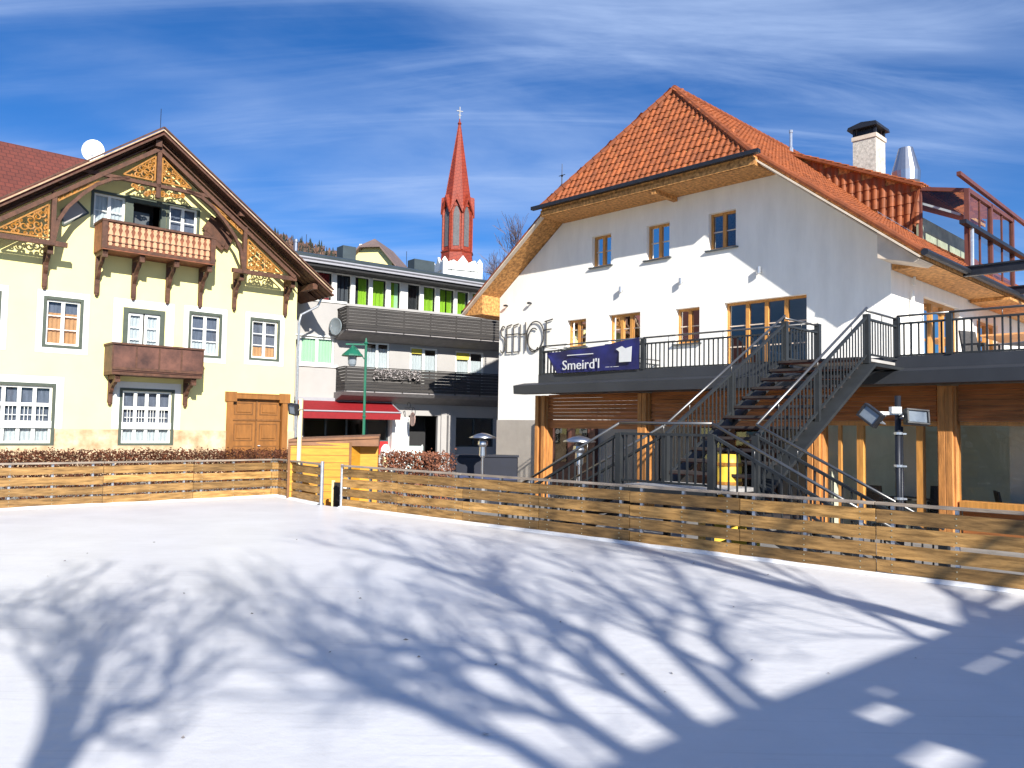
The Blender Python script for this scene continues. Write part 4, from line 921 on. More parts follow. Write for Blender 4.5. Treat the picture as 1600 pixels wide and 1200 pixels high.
mb = MB(FL, True); mb.prism([(1.6, 0, 6.1), (1.6, 1.3, 6.1), (1.6, 1.1, 6.0), (1.6, 0, 5.75)], None, (12, 0, 0)); mb.prism([(1.6, 0, 3.26), (1.6, 1.3, 3.26), (1.6, 1.1, 3.1), (1.6, 0, 2.8)], None, (12, 0, 0)); mb.build('balcony_corbel', mat('grey_concrete', (.2, .19, .19), rough=.9), MH)
# top storey: turned a few degrees
tx, ty = -.4, .5; dA = R(7)
c7, s7 = math.cos(dA), math.sin(dA)
FT = lambda a, d, z: (tx+c7*a+s7*d, ty+s7*a-c7*d, z)
cur = [(1.1, 2.0, 'red'), (2.28, 3.0, 'navy'), (3.26, 3.55, 'dark'), (3.55, 4.0, 'lime'), (4.21, 4.97, 'lime'), (5.23, 5.58, 'lime'), (5.58, 5.8, 'mint'), (6.24, 6.94, 'dark'), (7.1, 7.92, 'lime'), (8.16, 8.7, 'lime'), (8.8, 9.1, 'lime'), (9.3, 10.0, 'lime'), (10.3, 11, 'lime'), (-.4, .9, 'red')]  # dark entries are near-black sheets standing for the unlit room, not cloth
mb = MB(FT, True); cols_ = [(-1, -.7), (.9, 1.1), (2.02, 2.26), (3.02, 3.24), (4.02, 4.2), (4.98, 5.22), (5.8, 6.22), (6.96, 7.17), (7.92, 8.16), (9.1, 9.28), (10.05, 10.28), (11.1, 11.3)]
for a0, a1 in cols_: mb.box(a0, a1, -.12, .02, 7.0, 9.05)
mb.box(-1, 13, -.12, .0, 9.05, 9.12); mb.build('column', 'white', MH, split=True)
mb = MB(FT, True); mb.box(-1.6, 14, -8, -.6, 6.6, 9.2); mb.build('top_storey_wall', mat('dark_wall', (.03, .03, .035), rough=.8), MH)
for a0, a1, m in cur:
    mb = MB(FT, True); n = 10; vs = []
    for i in range(n+1): a = a0+(a1-a0)*i/n; vs += [(a, -.32+.03*math.sin(i*2.1), 7.0), (a, -.32+.03*math.sin(i*2.1), 9.05)]
    mb.add(vs, [(2*i, 2*i+2, 2*i+3, 2*i+1) for i in range(n)]); mb.build('curtain', m, MH)
mb = MB(FT, True); mb.add([(-.9, -.2, 7.0), (12, -.2, 7.0), (12, -.2, 9.05), (-.9, -.2, 9.05)], [(0, 1, 2, 3)]); mb.build('pane', 'glass', MH)
mb = MB(FT, True); mb.prism([(-2.2, .9, 9.22), (-2.2, -9, 9.22), (-2.2, -9, 9.5), (-2.2, -4.2, 10.85), (-2.2, .95, 9.62)], None, (19, 0, 0)); mb.build('roof', 'mroof', MH)
mb = MB(FT, True); mb.box(-2.2, 16.8, .92, 1.02, 9.25, 9.4); mb.tube([(-2.2, 1.04, 9.42), (16.8, 1.04, 9.42)], .06, 6); mb.build('eave_strip', 'pale', MH)
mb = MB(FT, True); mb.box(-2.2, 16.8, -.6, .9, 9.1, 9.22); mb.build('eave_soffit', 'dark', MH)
mb = MB(FT, True); mb.box(4.9, 5.7, -5.8, -5.0, 10.4, 11.75); mb.box(9.5, 10.9, -5.8, -5.0, 10.3, 11.65); mb.build('chimney', 'mroof', MH, split=True)
mb = MB(FT, True); mb.tube([(1.33, -3, 10.2), (1.33, -3, 11.15)], .11, 10); mb.tube([(1.33, -3, 11.0), (1.33, -3, 11.12)], .15, 10); mb.build('flue', 'steelb', MH)
mb = MB(FT, True); 
for x in (2.4, 8.5, 11.6, 13): mb.tube([(x, -4.2, 10.9), (x, -4.2, 11.8)], .015, 4)
mb.build('antenna', 'gutter', MH, split=True)
# ground floor shop
mb = MB(FL, True)
mb.add([(-.25, .15, 2.85), (4.4, .15, 2.85), (4.4, 1.5, 2.32), (-.25, 1.5, 2.32)], [(0, 1, 2, 3)]); mb.add([(-.25, 1.5, 2.32), (4.4, 1.5, 2.32), (4.4, 1.5, 2.0), (-.25, 1.5, 2.0)], [(0, 1, 2, 3)])
mb.add([(4.4, .15, 2.85), (4.4, 1.5, 2.32), (4.4, 1.5, 2.0), (4.4, .2, 2.6)], [(0, 1, 2, 3)])
aw = mb.build('awning', 'red', MH); mb = MB(FL, True); mb.tube([(-.25, 1.52, 2.34), (4.45, 1.52, 2.34)], .035, 8); mb.box(-.3, 4.5, .02, .2, 2.8, 2.98); mb.tube([(4.42, .2, 2.82), (4.42, 1.5, 2.34)], .03, 6); mb.build('awning_bar', 'pale', aw)
mb = MB(FL, True); mb.box(4.45, 5.35, .01, .35, GZ, 2.15); mb.build('pillar', 'white', MH)
mb = MB(FL, True); mb.box(7.2, 7.5, .01, .1, GZ, 2.6); mb.box(7.55, 7.95, .01, .25, GZ, 2.3); mb.box(10.35, 10.6, .01, .1, GZ, 2.3); mb.build('pilaster', 'mgrey', MH, split=True)
mb = MB(FL, True); mb.box(.2, 4.4, -.16, -.05, .3, .95); mb.build('counter_front', 'redp', MH)
window(MH, FL, .2, 4.4, .95, 2.7, inset=.08, fwid=.06, fm='mroof', cas=4, cols=4, rows=1, glass='glassb', name='shop_window')
window(MH, FL, 8.0, 10.3, .7, 2.2, inset=.08, fwid=.06, fm='mroof', cas=2, cols=2, rows=1, glass='glassb', name='shop_window')
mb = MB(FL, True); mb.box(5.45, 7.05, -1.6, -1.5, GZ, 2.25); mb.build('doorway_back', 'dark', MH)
dish('grey satellite dish on the pale grey wall beside the upper balcony', atM(1.5, -.42, 6.32), .40, R(-32), mat('dish_grey', (.17, .2, .22), rough=.5), (0.05, .38, -.05))
# flower boxes / rug on lower balcony as its own plant box
rg = random.Random(3)
root = empty('flower_box', atM(4.2, -1.42, 4.1), MA, label='long box of dried plants hung on the lower dark balcony', cat='flower box')
mb = MB(); mb.box(-1.1, 1.1, -.1, .08, -.12, .06); mb.build('planter', 'mwood', root)
mb = MB()
for i in range(420):
    c = Vector((rg.uniform(-1.2, 1.2), rg.uniform(-.2, .05), rg.uniform(-.2, .28))); v = Vector((rg.gauss(0, 1), rg.gauss(0, 1), rg.gauss(0, 1))).normalized()*.05; u = v.orthogonal()*.6; mb.tone = rg.random(); mb.add([c-v, c+u, c+v, c-u], [(0, 1, 2, 3)])
mb.build('foliage', mat('dry_plants', (.28, .25, .24), rough=.9, tone=True), root)

# ------------------------------------------------------------------ church
cx_, cy_ = -7.95, 110.0
CH = empty('church_tower', (cx_, cy_, GZ), R(22), label='slim red octagonal church spire on a white tower topped by a cross', cat='church')
z0 = -GZ
mb = MB(); mb.box(-2.5, 2.5, -2.5, 2.5, 0, 23.4+z0); 
mb.build('tower', 'whitetrim', CH)
mb = MB()
for sx in (-1, 1):
    for sy in (-1, 1): mb.box(sx*2.5-.3, sx*2.5+.3, sy*2.5-.3, sy*2.5+.3, 20, 24.2+z0); mb.lathe([(.4, 0), (.05, .5)], (sx*2.5, sy*2.5, 24.2+z0), 4)
for k in range(4):
    a = math.pi/2*k; c, s_ = math.cos(a), math.sin(a); P = [(-2.3, 23), (-2.3, 23.9), (-1.3, 24.3), (-.8, 24.0), (0, 25.0), (.8, 24.0), (1.3, 24.3), (2.3, 23.9), (2.3, 23)]
    mb.prism([(c*u+s_*2.45, s_*u-c*2.45, z+z0) for u, z in P], None, (s_*.3, -c*.3, 0))
mb.build('parapet', 'whitetrim', CH)
mb = MB(); oc = 8; rr = 2.15
mb.lathe([(2.4, 23.5+z0), (2.4, 24.6+z0), (2.3, 24.9+z0), (2.25, 25.6+z0), (2.4, 25.8+z0), (2.05, 26+z0), (2.0, 32.0+z0)], (0, 0, 0), 8)
def ringc(k): a = math.pi*2*(k)/8; return math.cos(a), math.sin(a)
mb.lathe([(2.15, 32+z0), (1.98, 32.6+z0), (.16, 44.0+z0), (.3, 44.2+z0), (.12, 44.5+z0), (.05, 45+z0)], (0, 0, 0), 8)
for k in range(8):
    c, s_ = ringc(k); mb.bar((c*2.08, s_*2.08, 26+z0), (c*2.08, s_*2.08, 32+z0), .28, .28, ref=(c, s_, 0)); mb.bar((c*2.1, s_*2.1, 31.8+z0), (c*.1, s_*.1, 44.2+z0), .1, .1, ref=(s_, -c, 0))
    c2, s2 = ringc(k+1); m_ = Vector(((c+c2)/2, (s_+s2)/2, 0)); nrm = m_.normalized(); tg = Vector((c2-c, s2-s_, 0)).normalized(); ctr = nrm*2.05
    w2 = .86; P = [(-w2, 31.0), (-w2, 31.4), (0, 33.6), (w2, 31.4), (w2, 31.0), (0, 32.9)]
    mb.prism([ctr+tg*u+Vector((0, 0, z+z0)) for u, z in P], None, nrm*.25)
    mb.add([ctr+nrm*.2+tg*-w2+Vector((0, 0, 31.4+z0)), ctr+nrm*.2+Vector((0, 0, 33.6+z0)), nrm*1.4+Vector((0, 0, 33.9+z0))], [(0, 1, 2)]); mb.add([ctr+nrm*.2+tg*w2+Vector((0, 0, 31.4+z0)), ctr+nrm*.2+Vector((0, 0, 33.6+z0)), nrm*1.4+Vector((0, 0, 33.9+z0))], [(2, 1, 0)])
mb.build('spire', 'spire', CH)
for k in range(8):
    c, s_ = ringc(k); c2, s2 = ringc(k+1); m_ = Vector(((c+c2)/2, (s_+s2)/2, 0)); nrm = m_.normalized(); tg = Vector((c2-c, s2-s_, 0)).normalized(); ctr = nrm*1.86
    mb = MB(); mb.prism([ctr+tg*u+Vector((0, 0, z+z0)) for u, z in ((-.42, 26.5), (.42, 26.5), (.42, 31.0), (.25, 31.7), (0, 32.1), (-.25, 31.7), (-.42, 31.0))], None, nrm*.08); mb.build('lancet_window', 'spired', CH, split=True)
mb = MB(); mb.bar((0, 0, 44.9+z0), (0, 0, 46.6+z0), .12, .12); mb.bar((-.45, 0, 46.0+z0), (.45, 0, 46.0+z0), .12, .12); mb.bar((-.2, 0, 45.4+z0), (.2, 0, 45.4+z0), .1, .1); mb.build('cross', 'rail', CH)

# ------------------------------------------------------------------ yellow house on the slope far behind
YH = empty('hillside_house', (-12.75, 75, GZ), R(-10), label='small pale yellow house with brown roof far behind the slate grey roof', cat='house')
z0 = -GZ
mb = MB(); mb.prism([(-2.1, -2.2, 0), (2.0, -2.2, 0), (2.0, -2.2, 16.9+z0), (.9, -2.2, 18.1+z0), (-.9, -2.2, 18.1+z0), (-2.1, -2.2, 16.9+z0)], None, (0, 6, 0)); mb.build('wall', 'paleyellow', YH)
mb = MB(); slab(mb, [(-1.0, -2.8, 18.15+z0), (1.0, -2.8, 18.15+z0), (0, -1.4, 19.1+z0)], .15); slab(mb, [(1.0, -2.8, 18.15+z0), (2.6, -2.8, 16.3+z0), (2.6, 4, 16.3+z0), (0, 4, 19.1+z0), (0, -1.4, 19.1+z0)], .2); slab(mb, [(-1.0, -2.8, 18.15+z0), (0, -1.4, 19.1+z0), (0, 4, 19.1+z0), (-2.7, 4, 16.3+z0), (-2.7, -2.8, 16.3+z0)], .2); mb.build('roof', 'brownroof', YH)
mb = MB(); mb.box(-1.7, -.8, -.9, -.2, 16.9+z0, 18.75+z0); mb.build('chimney', 'whitetrim', YH)

# ------------------------------------------------------------------ hills with forest
hx = [(-420, 150), (-260, 120), (-160, 107), (-121, 98), (-92, 89), (-60, 81), (-40, 77), (0, 66), (60, 55), (160, 40), (300, 25), (500, 10)]
def hz(x):
    for (a, za), (b, zb2) in zip(hx, hx[1:]):
        if a <= x <= b: return za+(zb2-za)*(x-a)/(b-a)
    return hx[0][1] if x < hx[0][0] else 10
rg = random.Random(8)
def hgt(x, y): t = max(0, min(1, (y-190)/210)); return GZ-.5+(hz(x*400/max(y, 190)))*(t**1.1)*(1 if y <= 400 else 1+(y-400)*.0004)
mb = MB(); xs = [-520+i*26 for i in range(42)]; ys = [185+j*24 for j in range(14)]
mb.add([(x, y, hgt(x, y)+(rg.gauss(0, .6) if y > 200 else -1)) for y in ys for x in xs], [(j*42+i, j*42+i+1, (j+1)*42+i+1, (j+1)*42+i) for j in range(13) for i in range(41)])
tag(mb.build('hill', 'hill', smooth=True), kind='structure')
mc = MB(); md = MB()
for i in range(9000):
    y = rg.uniform(250, 412); x = rg.uniform(-190, 40)*y/400
    z = hgt(x, y); con = rg.random() < (.2 if y > 380 else .13)
    if con:
        mc.tone = rg.random(); h_ = rg.uniform(2.6, 5.5); r_ = h_*.17; k = 6
        for q in range(3):
            zz = z+h_*(.12+.27*q); rr_ = r_*(1-.27*q); a0 = rg.random(); vs = [(x+rr_*math.cos(a0+2*math.pi*j/k), y+rr_*math.sin(a0+2*math.pi*j/k), zz+rg.uniform(-.3, .3)) for j in range(k)]+[(x, y, zz+h_*.42)]
            mc.add(vs, [(j, (j+1) % k, k) for j in range(k)])
    else:
        md.tone = rg.random(); h_ = rg.uniform(2, 3.6)
        for q in range(7):
            v = Vector((rg.gauss(0, .8), rg.gauss(0, .8), rg.uniform(.3, 1)*h_)); c = Vector((x, y, z)); e = Vector((rg.uniform(.15, .5), rg.gauss(0, .3), 0)); md.add([c, c+v*.6+e, c+v, c+v*.6-e], [(0, 1, 2, 3)])
tag(mc.build('conifer_forest', 'conifer'), label='dark conifers dotted over the far wooded ridge', cat='forest', kind='stuff')
tag(md.build('bare_forest', 'decid'), label='brown leafless woodland covering the far ridge', cat='forest', kind='stuff')

# ------------------------------------------------------------------ trees
def grow(mb, rg, p, d, L_, r_, lev, maxlev, spread, up, twig, counts, segs=5):
    pts = [p.copy()]; rad = [r_]; q = p.copy(); dd = d.normalized()
    for i in range(segs):
        dd = (dd+Vector((rg.gauss(0, .13), rg.gauss(0, .13), rg.gauss(0, .10)+up*.06))).normalized(); q = q+dd*L_/segs; pts.append(q.copy()); rad.append(max(twig, r_*(1-.62*(i+1)/segs)))
    mb.tube(pts, rad, 8 if lev == 0 else (6 if lev == 1 else (4 if lev == 2 else 3)), cap=lev == 0)
    if lev >= maxlev: return
    n = counts[lev]
    for k in range(n):
        t = (.28 if lev else .5)+(1-(.28 if lev else .5))*(k+rg.random())/n; t = min(t, .999); i = int(t*segs); fr = t*segs-i; c = pts[i].lerp(pts[i+1], fr)
        dl = (pts[i+1]-pts[i]).normalized(); ax = dl.orthogonal().normalized(); ax.rotate(Matrix.Rotation(rg.random()*2*math.pi, 3, dl))
        nd = (dl*math.cos(spread)+ax*math.sin(spread)*rg.uniform(.75, 1.25)); nd.z += up*.12; nd.normalize()
        grow(mb, rg, c, nd, L_*rg.uniform(.5, .78)*(1-.2*t), max(twig, rad[i]*rg.uniform(.45, .65)), lev+1, maxlev, spread, up, twig, counts, 4 if lev else 5)
def tree(name, label, loc, h, r_, seed, bl=(.34, .5), lean=(0, 0, 1), counts=(7, 6, 6, 5), spread=.75, up=1, twig=.006, maxlev=4, m='bark', trunkf=.5, cat='tree', group=None):
    root = empty(name, loc, 0, label=label, cat=cat, group=group); rg = random.Random(seed)
    mb = MB(); tp = []; n = 7; ln = Vector(lean).normalized(); q = Vector((0, 0, 0)); H1 = h*trunkf
    for i in range(n+1): tp.append(q.copy()); q = q+ln*H1/n+Vector((rg.gauss(0, .03), rg.gauss(0, .03), 0))*h*.1
    rad = [r_*(1.35 if i == 0 else 1-.4*i/n) for i in range(n+1)]; mb.tube(tp, rad, 10); mb.build('trunk', m, root, smooth=True)
    mb = MB()
    for k in range(counts[0]):
        i = int(n*(.45+.5*k/counts[0])); c = tp[i].lerp(tp[min(i+1, n)], rg.random()); az = k*2.4+rg.random()*.8; el = R(rg.uniform(18, 60))
        grow(mb, rg, c, Vector((math.cos(az)*math.cos(el), math.sin(az)*math.cos(el), math.sin(el))), h*rg.uniform(*bl), rad[i]*rg.uniform(.4, .62), 1, maxlev, spread, up, twig, counts)
    grow(mb, rg, tp[-1], ln, h*(1-trunkf)*.85, rad[-1]*.8, 1, maxlev, spread, up, twig, counts)
    mb.build('crown', m, root); return root
tree('bare_tree', 'bare winter tree behind the inn roof beside the church spire', (.9, 60, GZ), 15.6, .22, 4, bl=(.2, .29), trunkf=.66, counts=(15, 9, 8, 5), up=1.1, twig=.013, maxlev=4, m='barkf', spread=.5)
SHT = 'bare lakeside trees behind the camera'
def limb_tree(label, trunk, tr_r, limbs, seed, lr, counts, twig, spread, sub, sl, up=.8):
    root = empty('lakeside_tree', (0, 0, GZ), 0, label=label, cat='tree', group=SHT); rg = random.Random(seed)
    mb = MB(); mb.tube(trunk, [tr_r*(1.25-.5*i/(len(trunk)-1)) for i in range(len(trunk))], 12); mb.build('trunk', 'bark', root, smooth=True)
    mb = MB()
    for l_ in limbs:
        z = l_[0][2]; c = min(trunk, key=lambda q: abs(q[2]-(z-1.3))); P = [Vector(c)]+[Vector(q) for q in l_]
        fine = []
        for a, b in zip(P, P[1:]):
            for q in range(3): fine.append(a.lerp(b, q/3)+Vector((rg.gauss(0, .03), rg.gauss(0, .03), rg.gauss(0, .03))))
        fine.append(P[-1]); n = len(fine); rad = [lr*(1-.72*i/n) for i in range(n)]; mb.tube(fine, rad, 7)
        for i in range(3, n):
            for q in range(sub):
                d = (fine[i]-fine[i-1]).normalized(); ax = d.orthogonal().normalized(); ax.rotate(Matrix.Rotation(rg.random()*6.28, 3, d))
                nd = (d*.9+ax*.55+Vector((0, 0, .12))).normalized()
                grow(mb, rg, fine[i], nd, sl*rg.uniform(.6, 1.15), rad[i]*rg.uniform(.35, .55), 2, 4, spread, up, twig, counts, 4)
    mb.build('crown', 'bark', root); return root
limb_tree('large bare tree standing behind the camera to the right', [(5.7, -6.6, -.1), (5.6, -6.6, 1.5), (5.3, -6.6, 3), (4.9, -6.5, 4.2), (4.5, -6.4, 5.4)], .3, [[(3.81, -6.31, 6.5), (3.63, -6.72, 7.0), (3.42, -7.06, 7.5), (3.16, -7.19, 8.3)], [(3.89, -5.23, 6.5), (3.88, -6.1, 7.3), (3.67, -6.67, 7.7), (3.55, -6.62, 8.15)], [(4.64, -4.8, 6.7), (4.73, -5.24, 7.5), (4.7, -5.48, 8.5), (4.21, -5.44, 9.3)], [(5.25, -5.13, 6.9), (5.78, -5.39, 7.9), (6.25, -5.43, 9.1)], [(5.25, -5.16, 6.5), (5.99, -5.24, 7.3), (7.05, -5.45, 8.7), (7.52, -5.04, 9.5)], [(3.9, -5.28, 6.1), (3.88, -5.81, 6.5), (3.8, -6.32, 7.1)], [(4.3, -4.96, 6.1), (4.44, -5.18, 6.9), (4.65, -5.01, 7.8), (4.8, -4.48, 8.5)]], 21, .082, (0, 0, 4, 4), .005, .36, 2, 1.35)
limb_tree('bare tree standing behind the camera to the left', [(.95, -4.4, -.1), (.93, -4.45, 2), (.9, -4.45, 4), (.9, -4.5, 5.4), (.87, -4.6, 6.3)], .095, [[(0.84, -4.43, 5.6), (0.63, -4.78, 6.3), (0.2, -4.72, 6.8)], [(0.87, -4.49, 6.0), (0.74, -4.33, 6.4), (0.76, -4.21, 6.9)], [(0.92, -4.34, 5.4), (1.17, -4.45, 5.7), (1.46, -4.76, 6.0), (1.57, -4.95, 6.5), (1.63, -4.9, 6.9)], [(0.77, -4.45, 6.2), (0.5, -4.42, 6.7), (0.23, -4.36, 7.1)]], 33, .05, (0, 0, 4, 4), .005, .36, 2, .75, 1.4)
limb_tree('bare tree at the right side of the rink outside the frame', [(7.1, -1.9, -.1), (7.0, -1.9, 2), (6.9, -1.95, 4), (6.8, -2.0, 5.4), (6.6, -2.1, 6.9), (6.4, -2.1, 8.3)], .12, [[(6.94, -2.3, 6.1), (6.77, -2.2, 6.8), (6.5, -2.02, 7.3), (6.2, -1.85, 8.0)], [(6.51, -2.7, 5.7), (6.95, -2.46, 6.5), (7.58, -1.73, 7.7)], [(7.83, -1.96, 6.1), (8.86, -1.96, 7.1), (9.43, -1.66, 8.1)], [(8.53, -1.97, 6.3), (10.31, -1.61, 7.5)]], 44, .065, (0, 0, 4, 4), .006, .4, 2, 1.5)

# ------------------------------------------------------------------ boathouse whose roof shades the lower right
BH = empty('boathouse', (0, 0, GZ), 0, label='timber shelter roof beside the rink outside the frame at right', cat='shelter')
hs = 4.6; shift = Vector((sd.x, sd.y)).normalized()*((hs-ICE)/math.tan(SUN_EL))
e1 = Vector((3.66, 6.54)); u_ = Vector((math.cos(R(41)), math.sin(R(41))))      # roof edge direction
v_ = Vector((u_.y, -u_.x))
PB = lambda s_, t_: (e1+u_*s_+v_*t_+shift)
def PZ(s_, t_, z): p = PB(s_, t_); return (p.x, p.y, z-GZ)
openings = [(-.9, .1, .17, .22), (-1.15, .9, .44, .58), (-2.6, -2.25, .38, .6), (-2.15, -1.95, .25, .38), (-3.05, -2.65, .82, 1.1), (-4.6, -4.45, 1.0, 1.15), (1.2, 3.5, .9, 1.05), (1.6, 2.0, .3, .4)]  # gaps shaped to drop sunlit patches into the roof's shadow on the ice
ss = sorted({-6.2, 9.5}|{q for o_ in openings for q in o_[:2]}); ts = sorted({0, 7.5}|{q for o_ in openings for q in o_[2:]})
mb = MB()
for a, b in zip(ss, ss[1:]):
    for c, d in zip(ts, ts[1:]):
        if any(o_[0] < (a+b)/2 < o_[1] and o_[2] < (c+d)/2 < o_[3] for o_ in openings): continue
        mb.prism([PZ(a, c, hs), PZ(b, c, hs), PZ(b, d, hs), PZ(a, d, hs)], None, (0, 0, .06))
mb.build('roof', 'pined', BH)
for s_, t_ in ((-5, 5.9), (1, 5.9), (7, 5.9), (8.6, .2)):
    p = PB(s_, t_); mb = MB(); mb.box(p.x-.09, p.x+.09, p.y-.09, p.y+.09, 0, hs-GZ); mb.build('post', 'post', BH)

# ------------------------------------------------------------------ kiosk
KA = R(8)
KI = empty('kiosk', (-3.93, 17.6, GZ), KA, label='yellow pine bar kiosk with sloping brown lid behind the rink gate', cat='kiosk')
mb = MB(); mb.prism([(-.85, -.35, 0), (.42, -.35, 0), (.62, 0, 0), (1.0, 0, 0), (1.0, .9, 0), (-.85, .9, 0)], None, (0, 0, 1.82)); kb = mb.build('body', 'pine', KI)
mb = MB()
for i in range(1, 12): z = i*.155; mb.box(-.852, .42, -.356, -.349, z, z+.008)
mb.box(.40, .45, -.37, -.33, 0, 1.84); mb.box(-.88, -.83, -.37, -.33, 0, 1.84); mb.build('board_joint', 'oakd', kb)
mb = MB(); mb.prism([(-.88, -.4, 1.83), (1.03, -.34, 1.93), (1.03, .93, 1.96), (-.88, .93, 1.86)], None, (0, 0, .05)); mb.build('lid', 'pined', KI)
mb = MB(); mb.prism([(-.87, -.38, 1.76), (1.02, -.33, 1.76), (1.02, -.31, 1.93), (-.87, -.36, 1.83)], None, (0, 1.2, 0)); mb.build('lid_board', 'pined', KI)
mb = MB(); mb.box(.35, .9, -.42, -.38, 0.0, .6)
AB = empty('chalk_board', (-3.48, 16.35, GZ+.42), R(-20), label='small black notice board leaning by the rink gap in front of the kiosk', cat='board')
mb = MB(); mb.add([], []); mb.box(-.12, .22, 0, .03, .0, .62); mb.build('panel', 'black', AB)
mb = MB(); mb.box(-.16, -.12, -.02, .04, -.4, .66); mb.box(.22, .25, -.02, .04, -.4, .66); mb.box(-.12, .22, -.02, .04, -.4, -.02); mb.build('frame', 'cream', AB)
mb = MB(); mb.box(.02, .16, -.006, -.001, .34, .37); mb.box(.06, .18, -.006, -.001, .5, .53); mb.build('chalk_mark', 'white', AB, split=True)
mb = MB(); mb.prism([(-.6, 0, 0), (.9, 0, 0), (.9, .5, 0), (-.6, .5, 0)], None, (0, 0, .42)); o = mb.build('step_box', 'pine'); o.location = (-3.45, 16.75, GZ); o.rotation_euler = (0, 0, R(-10)); tag(o, label='low yellow pine platform in the gap between the gate posts', cat='platform')

# pole with floodlight by the kiosk
def flood(label, loc, yaw, tilt, rollr, w_=.32, h_=.24, grp='black floodlights around the rink'):
    o = empty('floodlight', loc, 0, label=label, cat='floodlight', group=grp); o.rotation_euler = (tilt, rollr, yaw)
    mb = MB(); mb.box(-w_/2, w_/2, .0, .07, -h_/2, h_/2)
    for a0, a1, b0, b1 in ((-w_/2, w_/2, h_/2-.025, h_/2), (-w_/2, w_/2, -h_/2, -h_/2+.025), (-w_/2, -w_/2+.025, -h_/2+.025, h_/2-.025), (w_/2-.025, w_/2, -h_/2+.025, h_/2-.025)): mb.box(a0, a1, -.03, 0, b0, b1)
    for k in range(7): x = -w_/2+.04+k*(w_-.08)/6; mb.box(x-.006, x+.006, .07, .11, -h_/2+.02, h_/2-.02)
    mb.build('housing', 'black', o, bevel=.004); mb = MB(); mb.add([(-w_/2+.02, -.008, -h_/2+.02), (w_/2-.02, -.008, -h_/2+.02), (w_/2-.02, -.008, h_/2-.02), (-w_/2+.02, -.008, h_/2-.02)], [(0, 1, 2, 3)]); mb.build('lens', 'floodglass', o)
    mb = MB(); mb.tube([(-w_/2-.015, .03, 0), (-w_/2-.015, .15, 0), (w_/2+.015, .15, 0), (w_/2+.015, .03, 0)], .01, 5); mb.build('bracket', 'galv', o); return o
PX, PY = -4.52, 17.1
o = empty('floodlight_pole', (PX, PY, GZ), 0, label='cream wooden pole rising beside the yellow kiosk', cat='pole')
mb = MB(); mb.bar((0, 0, 0), (.02, 0, 2.75), .075, .075); mb.build('pole', 'cream', o)
flood('floodlight on the cream pole beside the yellow kiosk', (PX-.14, PY-.05, 2.02), R(-38), R(15), R(8), .26, .24)

# green lamp post
o = empty('street_lamp', (-5.52, 30, GZ), R(5), label='green street lamp with hooded lantern in front of the grey block', cat='street lamp')
mb = MB(); mb.lathe([(.11, 0), (.09, .4), (.06, .5), (.055, 2.5), (.075, 2.55), (.05, 2.6), (.048, 5.25), (.09, 5.3), (.05, 5.35), (.02, 5.5)], (0, 0, 0), 10); mb.build('pole', 'lampgreen', o)
mb = MB(); mb.box(-.75, .0, -.03, .03, 5.22, 5.28); mb.tube([(-.05, 0, 4.7), (-.3, 0, 5.05), (-.5, 0, 5.22)], .022, 6); mb.build('arm', 'lampgreen', o)
mb = MB(); mb.lathe([(.04, 5.2), (.08, 5.12), (.38, 4.86), (.4, 4.8), (.35, 4.8)], (-.5, 0, 0), 14); mb.build('hood', 'lampgreen', o)
mb = MB(); mb.lathe([(.17, 4.8), (.15, 4.5), (.1, 4.42)], (-.5, 0, 0), 12); mb.build('lantern_glass', 'floodglass', o)

# patio heaters
def heater(loc, label):
    o = empty('patio_heater', loc, 0, label=label, cat='patio heater', group='mushroom patio heaters')
    mb = MB(); mb.lathe([(.22, 0), (.22, .05), (.2, .7), (.08, .75), (.03, .78)], (0, 0, 0), 16); mb.build('base', 'steelb', o, smooth=False)
    mb = MB(); mb.tube([(0, 0, .75), (0, 0, 1.45)], .032, 10); mb.build('pole', 'steelb', o)
    mb = MB(); mb.lathe([(.06, 1.4), (.1, 1.45), (.09, 1.68), (.14, 1.75), (.13, 1.83), (.06, 1.9)], (0, 0, 0), 14); mb.build('burner', 'steelb', o)
    mb = MB(); mb.lathe([(.05, 1.9), (.36, 1.92), (.37, 1.935), (.16, 2.03), (.03, 2.06)], (0, 0, 0), 24); mb.build('reflector', 'steelb', o, smooth=True)
heater((-.76, 21.6, GZ), 'patio heater standing alone left of the white inn')
heater((1.5, 17.6, GZ), 'patio heater under the terrace beside the staircase')

# floodlight mast at the right
mx, my = 4.78, 9.9
o = empty('light_mast', (mx, my, GZ), 0, label='galvanised mast behind the right rink fence carrying two floodlights', cat='mast')
mb = MB(); mb.tube([(0, 0, 0), (0, 0, 2.68)], .036, 12); mb.tube([(.055, .03, 0), (.055, .03, 2.3)], .022, 8); mb.build('pole', 'gutter', o, smooth=True)
mb = MB(); 
for z in (1.0, 1.4, 1.8, 2.2): mb.tube([(-.0, 0, z), (0, 0, z+.03)], .055, 10); mb.box(0, .1, -.01, .06, z, z+.02)
mb.build('clamp', 'galv', o)
mb = MB(); mb.box(-.32, .34, -.06, -.02, 2.44, 2.48); mb.bar((-.34, -.02, 2.3), (-.08, -.04, 2.5), .012, .012); mb.box(-.12, .0, -.1, -.02, 2.46, 2.54); mb.build('cross_arm', 'white', o)
flood('left floodlight on the mast, tilted down to the left', (mx-.40, my-.12, 1.93), R(-55), R(-8), R(36), .27, .19)
flood('right floodlight on the mast, facing the rink', (mx+.17, my-.14, 1.92), R(4), R(-12), R(4), .29, .19)

